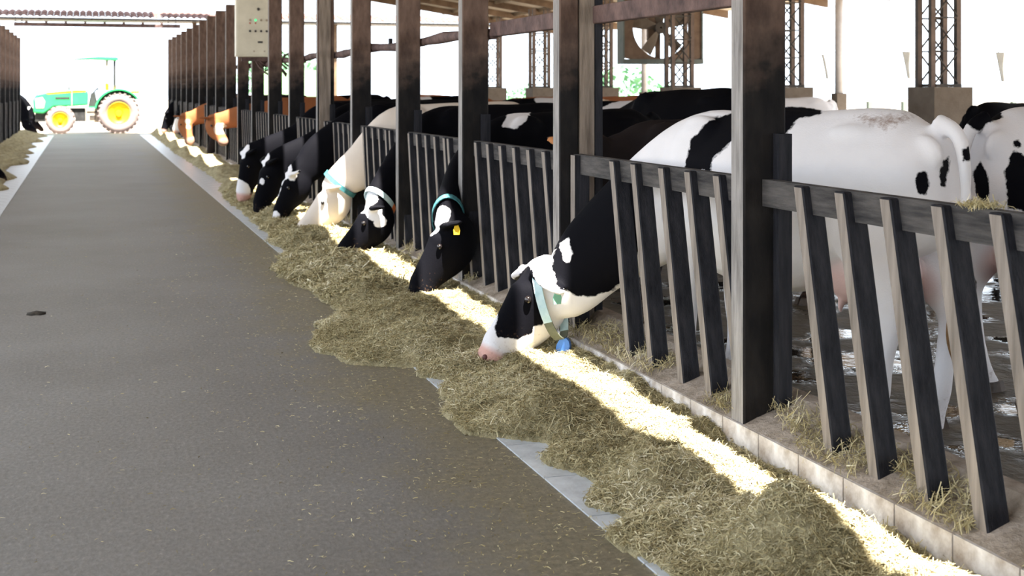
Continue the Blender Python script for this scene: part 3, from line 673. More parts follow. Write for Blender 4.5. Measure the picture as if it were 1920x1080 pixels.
b = MB(); vs = [(0, 0, .02)] + [((.075 if j % 2 else .06) * math.cos(j * .5236), (.10 if j % 3 else .075) * math.sin(j * .5236), .0) for j in range(12)]
dg = b.add(vs, [(0, 1 + j, 1 + (j + 1) % 12) for j in range(12)] + [tuple(range(12, 0, -1))]).build('dung_pat', M['dung'], loc=(q.x, q.y, .001), smooth=True); tag(dg, 'small dark dropping on the grey concrete alley', 'dung')

# ------------------------------------------------------------------ cows
def spline(keys, n):
    K = np.array(keys, float); m_ = len(K); t = np.linspace(0, m_ - 1, n); out = []
    for u in t:
        i = min(int(u), m_ - 2); f = u - i; p0 = K[max(i - 1, 0)]; p1 = K[i]; p2 = K[i + 1]; p3 = K[min(i + 2, m_ - 1)]
        out.append(.5 * (2 * p1 + (p2 - p0) * f + (2 * p0 - 5 * p1 + 4 * p2 - p3) * f * f + (3 * p1 - p0 - 3 * p2 + p3) * f ** 3))
    return np.array(out)
def loft(mb, C, A, B, lat=None, n=18, topnarrow=0):
    # C centres, A radius across (normal dir), B lateral radius
    C = np.array(C); k = len(C); vs = []; frames = []
    for i in range(k):
        t = C[min(i + 1, k - 1)] - C[max(i - 1, 0)]; t = t / (np.linalg.norm(t) + 1e-9)
        L = np.array(lat, float) if lat is not None else np.cross([0, 0, 1.0], t)
        L = L - t * L.dot(t); L /= (np.linalg.norm(L) + 1e-9); U = np.cross(t, L)
        frames.append((C[i], t, L, U))
        for j in range(n):
            ph = 2 * math.pi * j / n; c_, s_ = math.cos(ph), math.sin(ph)
            w = B[i] * (1 - topnarrow * max(0, s_) ** 2)
            vs.append(C[i] + L * (c_ * w) + U * (s_ * A[i]))
    fs = [(i * n + j, i * n + (j + 1) % n, (i + 1) * n + (j + 1) % n, (i + 1) * n + j) for i in range(k - 1) for j in range(n)]
    fs += [tuple(range(n))[::-1], tuple((k - 1) * n + j for j in range(n))]
    mb.add(vs, fs); return frames
def ellipsoid(mb, c, r, n=12, m_=8):
    vs = []
    for i in range(1, m_):
        th = math.pi * i / m_
        for j in range(n): ph = 2 * math.pi * j / n; vs.append((c[0] + r[0] * math.sin(th) * math.cos(ph), c[1] + r[1] * math.sin(th) * math.sin(ph), c[2] + r[2] * math.cos(th)))
    o = len(vs); vs += [(c[0], c[1], c[2] + r[2]), (c[0], c[1], c[2] - r[2])]
    fs = [(i * n + j, i * n + (j + 1) % n, (i + 1) * n + (j + 1) % n, (i + 1) * n + j) for i in range(m_ - 2) for j in range(n)]
    fs += [(o, (j + 1) % n, j) for j in range(n)] + [(o + 1, (m_ - 2) * n + j, (m_ - 2) * n + (j + 1) % n) for j in range(n)]
    mb.add(vs, fs)
cowmats = {}
def cow_mat(name, base, patch, pink=(0.56, 0.33, 0.28)):
    if name in cowmats: return cowmats[name]
    m, nt, b = new_mat('coat_' + name)
    ap = N(nt, 'ShaderNodeAttribute', attribute_name='patch'); n1 = noise_node(nt, 14, 4, 0.65)
    ma = N(nt, 'ShaderNodeMath', operation='MULTIPLY_ADD'); ma.inputs[1].default_value = 0.05
    nt.links.new(n1.outputs['Fac'], ma.inputs[0]); nt.links.new(ap.outputs['Fac'], ma.inputs[2])
    mr = N(nt, 'ShaderNodeMapRange'); mr.inputs['From Min'].default_value = 0.021; mr.inputs['From Max'].default_value = 0.029
    nt.links.new(ma.outputs[0], mr.inputs['Value'])
    n2 = noise_node(nt, 3, 4); rb = ramp(nt, [(0.3, [c * .90 for c in base]), (0.7, base)]); nt.links.new(n2.outputs['Fac'], rb.inputs[0])
    mx = N(nt, 'ShaderNodeMix', data_type='RGBA'); nt.links.new(mr.outputs[0], mx.inputs[0]); nt.links.new(rb.outputs[0], mx.inputs[6]); mx.inputs[7].default_value = rgba(patch)
    apk = N(nt, 'ShaderNodeAttribute', attribute_name='pink'); mx2 = N(nt, 'ShaderNodeMix', data_type='RGBA')
    nt.links.new(apk.outputs['Fac'], mx2.inputs[0]); nt.links.new(mx.outputs[2], mx2.inputs[6]); mx2.inputs[7].default_value = rgba(pink)
    ad = N(nt, 'ShaderNodeAttribute', attribute_name='dirt'); n3 = noise_node(nt, 45, 3, .7)
    m3 = N(nt, 'ShaderNodeMath', operation='MULTIPLY_ADD'); m3.inputs[1].default_value = 1.0
    nt.links.new(ad.outputs['Fac'], m3.inputs[0]); nt.links.new(n3.outputs['Fac'], m3.inputs[2])
    mr3 = N(nt, 'ShaderNodeMapRange'); mr3.inputs['From Min'].default_value = 0.85; mr3.inputs['From Max'].default_value = 1.25; mr3.inputs['To Max'].default_value = 0.8
    nt.links.new(m3.outputs[0], mr3.inputs['Value'])
    mx3 = N(nt, 'ShaderNodeMix', data_type='RGBA'); nt.links.new(mr3.outputs[0], mx3.inputs[0]); nt.links.new(mx2.outputs[2], mx3.inputs[6]); mx3.inputs[7].default_value = (0.20, 0.12, 0.08, 1)
    nt.links.new(mx3.outputs[2], b.inputs['Base Color']); b.inputs['Roughness'].default_value = 0.75; b.inputs['Specular IOR Level'].default_value = 0.04
    n4 = noise_node(nt, 120, 3); bp = N(nt, 'ShaderNodeBump'); bp.inputs['Strength'].default_value = 0.15; bp.inputs['Distance'].default_value = 0.01
    nt.links.new(n4.outputs['Fac'], bp.inputs['Height']); nt.links.new(bp.outputs[0], b.inputs['Normal'])
    cowmats[name] = m; return m
WHITE, BLACK, BROWN = (0.74, 0.72, 0.735), (0.0032, 0.0032, 0.0048), (0.30, 0.11, 0.045)
def poly_sd(px, py, poly):
    P = np.array(poly, float); n = len(P); d2 = np.full(px.shape, 1e18); ins = np.zeros(px.shape, bool)
    for i in range(n):
        a, b2 = P[i], P[(i + 1) % n]; e_ = b2 - a; wx, wy = px - a[0], py - a[1]
        t = np.clip((wx * e_[0] + wy * e_[1]) / (e_.dot(e_) + 1e-9), 0, 1); d2 = np.minimum(d2, (wx - e_[0] * t) ** 2 + (wy - e_[1] * t) ** 2)
        c_ = ((a[1] > py) != (b2[1] > py)); xx = (b2[0] - a[0]) * (py - a[1]) / (b2[1] - a[1] + 1e-12) + a[0]; ins ^= (c_ & (px < xx))
    return np.where(ins, 1, -1) * np.sqrt(d2)
def cow(label, W, heading, muzzle, poll, mats, polys=(), holes=(), scale=1.0, voxel=.02, noisebias=-1, seed=1, pinknose=True, group=None,
        collar=None, eartag=None, neckpts=None, hs=(), jaw=.45, earpatch=0, udder=True, dirtpoly=None, tail=True, sink=0, eartilt=-.25, earback=.35, cat='cow', legs=True):
    """W: ground point under the withers (world), heading: radians of the facing direction, muzzle / poll: world points"""
    c, s = math.cos(heading), math.sin(heading)
    org = Vector((W[0] - .45 * scale * c, W[1] - .45 * scale * s, -sink))
    Ri = Matrix.Rotation(-heading, 3, 'Z')
    toL = lambda p: np.array((Ri @ (Vector(p) - org)) / scale)
    Mz, Pl = toL(muzzle), toL(poll)
    H = Mz - Pl; hl = np.linalg.norm(H); H = H / hl; hl = max(hl, .5)
    Lh = np.cross([0, 0, 1.0], H); Lh /= np.linalg.norm(Lh); U = np.cross(H, Lh)
    b = MB()
    # trunk
    K = [(-.87, 1.14, .10, .17), (-.83, 1.13, .19, .23), (-.72, 1.10, .25, .31), (-.52, 1.07, .275, .355), (-.32, 1.03, .29, .385), (-.08, .98, .345, .43), (.15, .97, .35, .43), (.36, .985, .305, .41), (.55, 1.02, .245, .37), (.70, 1.02, .19, .30), (.80, 1.00, .12, .20)]
    Ks = spline(K, 34)
    loft(b, [(k[0], 0, k[1]) for k in Ks], Ks[:, 3], Ks[:, 2], lat=(0, 1, 0), n=26, topnarrow=.30)
    for sy in (-1, 1):
        ellipsoid(b, (-.48, sy * .135, 1.29), (.16, .06, .06)); ellipsoid(b, (-.80, sy * .085, 1.22), (.09, .05, .09))
        ellipsoid(b, (.46, sy * .12, 1.08), (.22, .11, .30))
        hx = random.Random(seed * 7 + sy).uniform(-.06, .06)
        L_ = spline([(-.62, sy * .13, 1.14, .23, .12), (-.58, sy * .185, .92, .21, .10), (-.64, sy * .175, .70, .125, .075), (-.735 + hx, sy * .165, .53, .075, .05), (-.71 + hx, sy * .165, .34, .046, .038), (-.685 + hx, sy * .165, .18, .050, .044), (-.65 + hx, sy * .165, .08, .055, .05), (-.62 + hx, sy * .165, .0, .078, .06)], 30)
        loft(b, L_[:, :3], L_[:, 3], L_[:, 4], lat=(0, 1, 0), n=14)
        fx = random.Random(seed * 5 + sy).uniform(-.08, .08)
        L_ = spline([(.50, sy * .15, 1.10, .19, .10), (.50, sy * .195, .86, .15, .09), (.49, sy * .185, .70, .10, .075), (.51 + fx * .5, sy * .17, .44, .058, .052), (.51 + fx, sy * .17, .28, .040, .038), (.51 + fx, sy * .17, .15, .050, .046), (.53 + fx, sy * .17, .07, .055, .05), (.56 + fx, sy * .17, .0, .078, .062)], 26)
        loft(b, L_[:, :3], L_[:, 3], L_[:, 4], lat=(0, 1, 0), n=14)
    if udder:
        ellipsoid(b, (-.46, 0, .69), (.25, .17, .17), 16, 10)
        for ux in (-.53, -.36):
            for uy in (-.08, .08): ellipsoid(b, (ux, uy, .53), (.018, .018, .05), 8, 6)
    # neck
    hs_ = hl / .54
    E = Pl + H * (.12 * hl) - U * (.125 * hs_)
    S0 = np.array((.30, 0, 1.06)); S1 = np.array((.60, 0, 1.03)); mid = (S1 + E) / 2
    dn = E - S1; side = np.linalg.norm(dn)
    Q = mid + np.array((.05, 0, .05 if E[2] < 1.0 else -.02)); Q2 = S1 * .2 + E * .8 + np.array((.01, 0, .02))
    nq = [(Q, .245, .125), (Q2, .185, .105)] if E[2] < .9 else [(Q, .21, .125), (Q2, .165, .105)]
    if neckpts: nq = [(toL(p_), a__, b__) for p_, a__, b__ in neckpts]
    NK = spline([tuple(S0) + (.33, .21), tuple(S1) + (.325, .175)] + [tuple(p_) + (a__, b__) for p_, a__, b__ in nq] + [tuple(E) + (.135 * hs_, .09 * hs_)], 30)
    nfr = loft(b, NK[:, :3], NK[:, 3], NK[:, 4], n=20)
    # head
    HK = spline([(-.05, .06, .06), (.03, .115, .095), (.15, .152, .118), (.30, .158, .120), (.45, .134, .098), (.62, .100, .076), (.78, .084, .072), (.89, .086, .085), (.97, .072, .082), (1.02, .042, .055)], 26)
    HK[:, 1] *= 1 + jaw * np.interp(HK[:, 0], [.1, .3, .45, .62, .78, .9, 1.0], [0, .06, .19, .40, .36, .14, 0])
    HK[:, 1] *= hs_; HK[:, 2] *= hs_
    HC = [Pl + H * (k[0] * hl) - U * (k[1] + .004 * math.sin(k[0] * 3)) for k in HK]
    loft(b, HC, HK[:, 1], HK[:, 2], lat=Lh, n=20)
    # ears
    for sy in (-1, 1):
        base = Pl + H * (.10 * hl) + Lh * (sy * .085) - U * .05
        dr = Lh * sy + U * eartilt - H * earback; dr /= np.linalg.norm(dr); wv = np.cross(dr, U * .6 - H * .8); wv /= np.linalg.norm(wv)
        EK = spline([(-.03, .03, .03), (.03, .038, .026), (.09, .062, .022), (.15, .064, .020), (.20, .045, .018), (.235, .016, .014)], 14)
        loft(b, [base + dr * k[0] for k in EK], EK[:, 2], EK[:, 1], lat=wv, n=12)
    if tail:
        TK = spline([(-.80, 0, 1.36, .045), (-.91, 0, 1.30, .035), (-.95, .01, 1.1, .026), (-.945, .02, .85, .022), (-.93, .02, .68, .022)], 18)
        loft(b, TK[:, :3], TK[:, 3], TK[:, 3], lat=(0, 1, 0), n=10)
    me = b.mesh('tmp', [])
    to = bpy.data.objects.new('tmp', me); COL.objects.link(to)
    r_ = to.modifiers.new('r', 'REMESH'); r_.mode = 'VOXEL'; r_.voxel_size = voxel
    sm = to.modifiers.new('s', 'SMOOTH'); sm.factor = .5; sm.iterations = 9 if voxel < .017 else (4 if voxel < .025 else 2)
    dg_ = bpy.context.evaluated_depsgraph_get(); me2 = bpy.data.meshes.new_from_object(to.evaluated_get(dg_))
    bpy.data.objects.remove(to)
    me2.name = 'cow_body'; nv = len(me2.vertices)
    co = np.empty(nv * 3); me2.vertices.foreach_get('co', co); co = co.reshape(-1, 3)
    no = np.empty(nv * 3); me2.vertices.foreach_get('normal', no); no = no.reshape(-1, 3)
    # world coordinates for the coat pattern
    wx = (co[:, 0] * c - co[:, 1] * s) * scale + org.x; wy = (co[:, 0] * s + co[:, 1] * c) * scale + org.y; wz = co[:, 2] * scale + org.z
    nx = no[:, 0] * c - no[:, 1] * s; ny = no[:, 0] * s + no[:, 1] * c
    dep = wx * ST + wy * CT; px_ = 960 + F * (wx * CT - wy * ST) / dep; py_ = VY + F * (CAMH - wz) / dep
    dist = np.sqrt(wx ** 2 + wy ** 2 + (wz - CAMH) ** 2); facing = -(nx * wx + ny * wy + no[:, 2] * (wz - CAMH)) / dist
    nz = np.array([mnoise.noise(Vector((p[0] * 1.7 + seed * 3.1, p[1] * 1.7 + seed, p[2] * 1.7))) for p in co])
    pat = np.clip((nz + noisebias) * .4, -.3, .3)
    if polys or holes:
        f = np.full(nv, -.5)
        for q in polys: f = np.maximum(f, poly_sd(px_, py_, q) * dep / F)
        for q in holes: f = np.minimum(f, -poly_sd(px_, py_, q) * dep / F)
        pat = np.where(facing > -.12, np.clip(f, -.3, .3), np.where(np.abs(co[:, 1]) > .05, pat, f))
    rel = co - Pl
    for (tt, ll, uu, rr) in hs: pat = np.maximum(pat, rr - np.linalg.norm(rel - (H * (tt * hl) + Lh * ll + U * uu), axis=1))
    pk = np.zeros(nv); th_ = rel @ H / hl; lat_ = np.abs(rel @ Lh); up_ = rel @ U
    headm = (np.linalg.norm(rel - np.outer(np.clip(th_, 0, 1), H * hl), axis=1) < .26) & (th_ > -.2)
    if pinknose: pk = np.maximum(pk, np.clip((th_ - .86) / .06, 0, 1) * headm)
    pk = np.maximum(pk, .75 * np.clip(1 - (np.linalg.norm((co - np.array((-.46, 0, .63))) / np.array((.28, .19, .17)), axis=1) - .9) / .35, 0, 1)) if udder else pk
    if earpatch: pk = np.maximum(pk, earpatch * headm * np.clip((lat_ - .13) / .03, 0, 1) * (th_ < .35))
    dt = np.clip((.42 - co[:, 2]) / .4, 0, 1) * .42
    if dirtpoly: dt = np.maximum(dt, np.clip(poly_sd(px_, py_, dirtpoly) / 26, 0, 1) * .62)
    for nm, arr in (('patch', pat), ('pink', pk), ('dirt', dt)):
        a_ = me2.attributes.new(nm, 'FLOAT', 'POINT'); a_.data.foreach_set('value', arr.astype(np.float32))
    me2.materials.clear(); me2.materials.append(mats)
    me2.polygons.foreach_set('use_smooth', [True] * len(me2.polygons))
    root = empty(cat if cat != 'cow' else 'cow', org, heading); root.scale = (scale,) * 3
    tag(root, label, cat, group)
    link('body', me2, root)
    # eyes, hooves, tail switch
    near = voxel < .022
    for sy in (-1, 1):
        ec = Pl + H * (.34 * hl) + Lh * (sy * .102 * hs_) - U * .07 * hs_
        mb = MB(); ellipsoid(mb, ec, (.021, .021, .021), 12, 8); mb.build('eye', M['eye'], root, smooth=True)
        if near:
            nc = Pl + H * (.985 * hl) + Lh * (sy * .05 * hs_) - U * .04 * hs_
            mb = MB(); ellipsoid(mb, nc, (.016, .014, .016), 10, 6); mb.build('nostril', M['nostril'], root, smooth=True)
            for lx, L0 in ((-.635, random.Random(seed * 7 + sy).uniform(-.06, .06)), (.545, random.Random(seed * 5 + sy).uniform(-.08, .08))):
                ly = sy * (.165 if lx < 0 else .17)
                for q in (-1, 1):
                    mb = MB(); vs = []
                    for zz, sc in ((0.0, 1), (.05, .78)):
                        for j in range(10): a = 2 * math.pi * j / 10; vs.append((lx + L0 + .012 + sc * .085 * math.cos(a), ly + q * .032 + sc * .035 * math.sin(a), zz))
                    mb.add(vs, [tuple(range(9, -1, -1)), tuple(range(10, 20))] + [(j, (j + 1) % 10, 10 + (j + 1) % 10, 10 + j) for j in range(10)]).build('hoof', M['hoof'], root)
    if tail and near:
        mb = MB(); SK = spline([(-.93, .02, .72, .022), (-.93, .02, .6, .045), (-.925, .02, .45, .055), (-.92, .02, .34, .02)], 12)
        loft(mb, SK[:, :3], SK[:, 3], SK[:, 3], lat=(0, 1, 0), n=10); mb.build('tail_switch', M['switch_brown'], root, smooth=True)
    if collar:
        i = 23; Cc, t, L_, U_ = nfr[i]
        A_, B_ = NK[i, 3] + .014, NK[i, 4] + .014
        if 'top' in collar:
            T_, B0_ = toL(collar['top']), toL(collar['bot']); Cc = (T_ + B0_) / 2; U_ = (T_ - B0_) / 2; A_ = np.linalg.norm(U_); U_ = U_ / A_
            L_ = L_ - U_ * L_.dot(U_); L_ /= np.linalg.norm(L_); t = np.cross(L_, U_); B_ = collar['b']
        def band(name, a0, a1, m_, wdt=.024):
            vs = []; k = 24
            for j in range(k + 1):
                a = math.radians(a0 + (a1 - a0) * j / k)
                for rr, ww in ((0, -wdt), (.007, -wdt), (.007, wdt), (0, wdt)): vs.append(Cc + t * ww + L_ * ((B_ + rr) * math.cos(a)) + U_ * ((A_ + rr) * math.sin(a)))
            fs = [(4 * j + q, 4 * j + (q + 1) % 4, 4 * j + 4 + (q + 1) % 4, 4 * j + 4 + q) for j in range(k) for q in range(4)] + [(0, 1, 2, 3), (4 * k + 3, 4 * k + 2, 4 * k + 1, 4 * k)]
            return MB().add(vs, fs).build(name, m_, root)
        for sg in collar['segs']: band(sg[0], sg[1], sg[2], M[sg[3]])
        if collar.get('tag'):
            bt = Cc - U_ * (A_ + .05); mb = MB(); vs = []
            dz = np.array((0, 0, 1.0))
            for sx in (-1, 1):
                for ang in range(0, 360, 30): a = math.radians(ang); vs.append(bt + t * (.042 * math.cos(a)) + dz * (.052 * math.sin(a)) + L_ * (sx * .012))
            mb.add(vs, [tuple(range(11, -1, -1)), tuple(range(12, 24))] + [(j, (j + 1) % 12, 12 + (j + 1) % 12, 12 + j) for j in range(12)]).build('collar_tag', M[collar['tag']], root)
    if eartag:
        for sy, mm in eartag:
            base = Pl + H * (.10 * hl) + Lh * (sy * .085) - U * .05; dr = Lh * sy + U * eartilt - H * earback; dr /= np.linalg.norm(dr)
            p = base + dr * .17 - np.array((0, 0, .045)); mb = MB(); vs = []
            ax = Lh * 1.0; q1 = np.cross(ax, [0, 0, 1.0]); q1 /= np.linalg.norm(q1)
            for sx in (-1, 1):
                for dx, dz in ((-.012, .035), (.012, .035), (.024, .0), (.02, -.035), (-.02, -.035), (-.024, 0)): vs.append(p + q1 * dx + np.array((0, 0, dz)) + ax * (sx * .003 + .02 * sy))
            mb.add(vs, [tuple(range(5, -1, -1)), tuple(range(6, 12))] + [(j, (j + 1) % 6, 6 + (j + 1) % 6, 6 + j) for j in range(6)]).build('ear_tag', M[mm], root)
    return root

def ray_poll(x, y, Mp, ln=.54, prefer=1):
    best = None
    for d in np.arange(3, 60, .02):
        p = at_depth(x, y, d); e_ = abs((p - Mp).length - ln)
        sc = e_ - prefer * .05 * min(p.x - Mp.x, .4)
        if best is None or sc < best[0]: best = (sc, p)
    return best[1]
hol_w = cow_mat('white_black', WHITE, BLACK); hol_b = cow_mat('black_white', BLACK, WHITE); br = cow_mat('brown', BROWN, (0.42, 0.32, 0.24), pink=(0.25, 0.15, 0.11)); cream = cow_mat('cream', (0.68, 0.60, 0.53), (0.42, 0.27, 0.17))
dkb = cow_mat('dark_brown', (0.018, 0.014, 0.014), (0.06, 0.03, 0.02), pink=(0.50, 0.22, 0.09))
c7 = lambda L: [(860 + .2407 * x, 460 + .2407 * y) for x, y in L]
# 1: near holstein reaching through
m1 = at_depth(889, 662, 7.30); p1 = at_depth(988, 484, 7.42)
h1 = math.atan2(1.86, -.70)
cow('white holstein with black eye patch and blue collar tag, head through the barrier', (3.13, 6.25, 0), h1, m1, p1, hol_w, scale=1.03, voxel=.013, seed=2,
    polys=[[(1040, 470), (1050, 420), (1090, 350), (1132, 300), (1165, 325), (1200, 345), (1222, 418), (1228, 480), (1215, 500), (1203, 455), (1184, 503), (1175, 520), (1154, 541), (1115, 554), (1081, 556), (1043, 537), (1036, 505)],
           [(1283, 320), (1295, 262), (1330, 225), (1372, 212), (1420, 180), (1480, 170), (1540, 180), (1538, 212), (1500, 222), (1480, 245), (1440, 300), (1400, 300), (1375, 262), (1350, 285), (1335, 300), (1330, 320)],
           [(1305, 425), (1318, 440), (1331, 470), (1322, 476), (1310, 452)],
           [(1722, 325), (1738, 319), (1743, 345), (1735, 363), (1722, 361), (1717, 342)],
           [(1768, 300), (1780, 292), (1783, 310), (1770, 348), (1761, 352), (1762, 325)],
           [(1803, 280), (1824, 272), (1824, 298), (1804, 304)],
           c7([(310, 380), (340, 330), (450, 250), (500, 190), (540, 150), (575, 210), (600, 280), (640, 320), (650, 380), (670, 420), (665, 570), (660, 610), (590, 640), (580, 690), (500, 705), (460, 735), (400, 730), (340, 715), (310, 715), (275, 640), (300, 560), (310, 450)])],
    holes=[[(1050, 455), (1065, 447), (1073, 475), (1067, 493), (1057, 490)]], noisebias=-.12, eartilt=-.5, earback=-.15,
    dirtpoly=[(1560, 212), (1620, 198), (1700, 196), (1740, 205), (1720, 240), (1660, 262), (1600, 240)],
    neckpts=[(Vector((2.72, 6.80, .69)), .235, .125), (at_depth(1062, 540, 7.38), .165, .11)], jaw=1.0,
    collar={'segs': [('collar', -30, 240, 'collar_pale'), ('collar_end', 240, 330, 'collar_olive')], 'tag': 'bluetag', 'top': at_depth(1012, 486, 7.42), 'bot': at_depth(1052, 634, 7.38), 'b': .125}, eartag=[(1, 'greentag')])  # upper collar is pale: sun glare put into its colour
cross_r = [6.9]
# rows of eating cows further along
def eater(label, mpx, ppx, hd, mats, mz=.10, cy=None, **kw):
    Mp = on_z(mpx[0], mpx[1], mz); Pp = ray_poll(ppx[0], ppx[1], Mp)
    if Pp.z < .42: Pp.z = .42
    d = Vector((-math.cos(hd), -math.sin(hd)))
    wx = max(3.22, Pp.x + .70); k = (wx - Pp.x) / max(d.x, .3)
    Wp = Vector((wx, Pp.y + d.y * k, 0)); t = (2.72 - Pp.x) / (wx - Pp.x); cr = Pp.y + (Wp.y - Pp.y) * t
    if cy is not None:
        Wp.y = cy + (wx - 2.72) * d.y / d.x; cr = cy
        Q_ = Vector((2.72, cy, Pp.z * .55 + .96 * .45)); Q2_ = Q_ * .42 + (Pp - Vector((0, 0, .13))) * .58
        kw['neckpts'] = [(Q_, .235, .12), (Q2_, .18, .105)]
    cross_r.append(cr)
    return cow(label, Wp, hd, Mp, Pp, mats, **kw)
PI = math.pi
eater('black cow with white poll, teal collar and yellow ear tag eating hay', (757, 547), (822, 402), PI + .22, hol_b, cy=9.74, voxel=.018, seed=3, scale=.98, pinknose=False, noisebias=-.45,
      hs=[(.02, 0, 0, .10), (.13, 0, .03, .09)], polys=[[(938, 240), (952, 212), (998, 208), (985, 226), (968, 240)]],
      collar={'segs': [('collar', 0, 360, 'collar_teal')]}, eartag=[(1, 'yellowtag')])
eater('black cow with white blaze stripe and orange tipped pale collar eating hay', (622, 474), (690, 374), PI + .12, hol_b, cy=11.83, voxel=.02, seed=5, pinknose=False, noisebias=-.4,
      hs=[(.03, 0, 0, .12), (.12, .09, -.10, .07), (.18, .10, -.18, .06)], polys=[[(935, 240), (960, 214), (995, 212), (985, 228), (970, 240)]],
      collar={'segs': [('collar', -15, 250, 'collar_pale'), ('collar_end', 250, 345, 'orange')]})
eater('cream white cow with dark teal collar eating hay', (547, 434), (612, 338), PI - .05, cream, cy=13.45, voxel=.021, seed=6, noisebias=-.55, collar={'segs': [('collar', 0, 360, 'collar_teal')]})
eater('black cow with white poll, white ear and narrow white blaze, head down', (506, 408), (536, 316), PI + .1, hol_b, voxel=.022, seed=7, noisebias=-.9, pinknose=False,
      hs=[(.06, 0, 0, .10), (.10, .20, -.04, .12), (.28, 0, .02, .05), (.42, 0, .02, .04), (.55, 0, .02, .035), (.95, .05, -.05, .06)])
eater('black cow with round white poll spot feeding between two others', (470, 394), (492, 294), PI + .02, hol_b, cy=16.16, voxel=.022, seed=8, noisebias=-.9, pinknose=False, hs=[(.03, .0, 0, .10), (.45, .07, -.03, .04), (.45, -.07, -.03, .04)])
eater('black cow with white poll and white muzzle at the back of the group', (440, 372), (452, 278), PI, hol_b, cy=17.85, voxel=.024, seed=9, noisebias=-.9, hs=[(.03, 0, 0, .12), (.85, 0, -.04, .16)])
eater('dark brown cow with head down far along the fence', (385, 291), (396, 240), PI + .1, dkb, voxel=.03, seed=10, noisebias=-.25, pinknose=False)
cow('reddish brown cow with pale face patches reaching over the sunlit hay', (3.5, 32.2, 0), PI + .05, at_depth(358, 262, 31.2), at_depth(349, 212, 31.6), br, voxel=.03, seed=14, noisebias=-.5, hs=[(.3, 0, 0, .07), (.5, 0, 0, .07)]); cross_r.append(31.9)  # two pale round patches down the face
eater('small far black and white cow feeding near the end of the fence', (322, 248), (329, 207), PI, hol_b, mz=.25, voxel=.035, seed=12, noisebias=-.1)
eater('far black cow feeding at the very end of the fence', (300, 246), (308, 209), PI + .1, hol_b, mz=.2, voxel=.035, seed=13, noisebias=-.5)
# brown cow with raised head over the feed
Mp = at_depth(424, 262, 24.2); Pp = at_depth(403, 214, 24.5)
cow('reddish brown cow with pale face, head raised beside the fence', (3.45, 24.6, 0), PI + .05, Mp, Pp, br, voxel=.026, seed=11, noisebias=-.5, hs=[(.55, 0, -.02, .13), (.2, .2, -.05, .1)])
cross_r.append(24.5)
# standing cows in the pen
def stander(label, Wp, hd, mats, head='up', scale=1.0, **kw):
    c, s = math.cos(hd), math.sin(hd); g = kw.pop('turn', 0); c2, s2 = math.cos(hd + g), math.sin(hd + g)
    if head == 'up': P_ = Vector((Wp[0] + .72 * c * scale + .15 * c2, Wp[1] + .72 * s * scale + .15 * s2, 1.42 * scale)); M_ = P_ + Vector((c2 * .44, s2 * .44, -.31))
    elif head == 'level': P_ = Vector((Wp[0] + .85 * c * scale + .1 * c2, Wp[1] + .85 * s * scale + .1 * s2, 1.16 * scale)); M_ = P_ + Vector((c2 * .40, s2 * .40, -.36))
    else: P_ = Vector((Wp[0] + .75 * c, Wp[1] + .75 * s, .62)); M_ = P_ + Vector((c2 * .3, s2 * .3, -.44))
    return cow(label, Wp, hd, M_, P_, mats, scale=scale, **kw)
stander('white cow with scattered black patches facing away behind the near holstein', (5.55, 5.75, 0), .12, hol_w, 'level', scale=1.03, voxel=.017, seed=21, noisebias=-.1,
        polys=[[(1808, 228), (1830, 200), (1870, 196), (1882, 220), (1850, 232), (1840, 250), (1825, 242)], [(1825, 320), (1840, 300), (1853, 330), (1853, 380), (1840, 376), (1828, 350)], [(1882, 320), (1900, 280), (1935, 300), (1935, 400), (1890, 392)], [(1898, 262), (1912, 258), (1915, 275), (1902, 276)], [(1795, 500), (1830, 520), (1830, 545), (1800, 540)]])
stander('tall all-black cow standing close behind the near holstein', (5.55, 12.5, 0), math.radians(103), hol_b, 'level', scale=1.10, voxel=.02, seed=22, noisebias=-.9, pinknose=False)
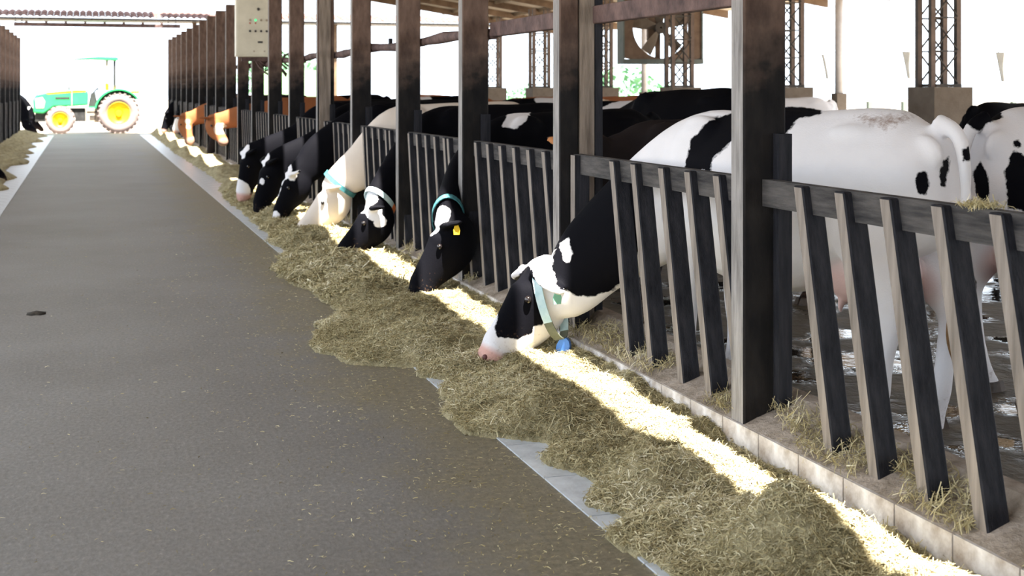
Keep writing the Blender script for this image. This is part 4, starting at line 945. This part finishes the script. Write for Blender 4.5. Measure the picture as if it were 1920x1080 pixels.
# dark brown cow with tan ears behind the fence
Mp = Vector((2.90, 8.46, .80)); Pp = Vector((3.14, 8.52, 1.22))
cow('dark brown cow with tan ears standing with its head above the barrier', (3.85, 8.62, 0), PI + .02, Mp, Pp, dkb, voxel=.02, seed=23, noisebias=-.8, earpatch=1, pinknose=False, eartilt=.12, earback=.25, scale=.96)
G = []
for i, (lab, x, y, hd, mt, hm, sc, nb) in enumerate([
    ('reddish brown cow with dark head standing by a lattice column in the back pen', 8.6, 26.5, PI - .3, br, 'up', .98, -.6),
    ('reddish brown cow with white face blaze turned towards the alley in the back pen', 9.3, 23.8, PI + .25, br, 'level', 1.0, -.28),
    ('reddish brown cow seen from behind its neighbours in the back pen', 8.4, 31.5, .4, br, 'level', 1.0, -.35),
    ('black and white cow standing sideways behind the cream cow', 6.6, 20.5, PI - .2, hol_w, 'level', 1.0, .12),
    ('mostly white cow with few black marks behind the black cows', 5.6, 15.2, 2.6, hol_w, 'level', 1.0, -.25),
    ('black cow with white belly marks in the far pen', 6.0, 25.0, PI, hol_b, 'level', 1.0, -.15),
    ('black cow standing far back near the green gate', 5.5, 31.0, 2.8, hol_b, 'up', 1.0, -.5),
    ('black cow with a white back half standing beyond the lattice column', 9.9, 18.6, PI - .1, hol_b, 'level', 1.0, -.05),
    ('black cow at the pen edge behind the patched white cow', 9.7, 11.7, 0.3, hol_b, 'level', 1.0, -.5)]):
    stander(lab, (x, y, 0), hd, mt, hm, scale=sc, voxel=.03, seed=30 + i, noisebias=nb)
# cows across the alley
cross_l = []
def left_eater(label, mpx, mz, hd, mats, **kw):
    Mp = on_z(mpx[0], mpx[1], mz); Pp = Mp + Vector((-.34, .06, .45)); cross_l.append(Pp.y + .02)
    return cow(label, (min(-2.55, Pp.x - .62), Pp.y, 0), hd, Mp, Pp, mats, **kw)
left_eater('black cow muzzle reaching into hay across the alley', (16, 333), .06, 0.0, hol_b, voxel=.028, seed=41, noisebias=-.8, pinknose=False)
left_eater('far dark cow feeding at the end of the opposite fence', (84, 242), .05, 0.0, hol_b, voxel=.035, seed=42, noisebias=-.5, pinknose=False)
left_eater('far dark cow with a white mark feeding on the opposite side', (72, 246), .05, 0.05, hol_b, voxel=.035, seed=43, noisebias=-.25, pinknose=False)
make_panels(cross_r, cross_l)
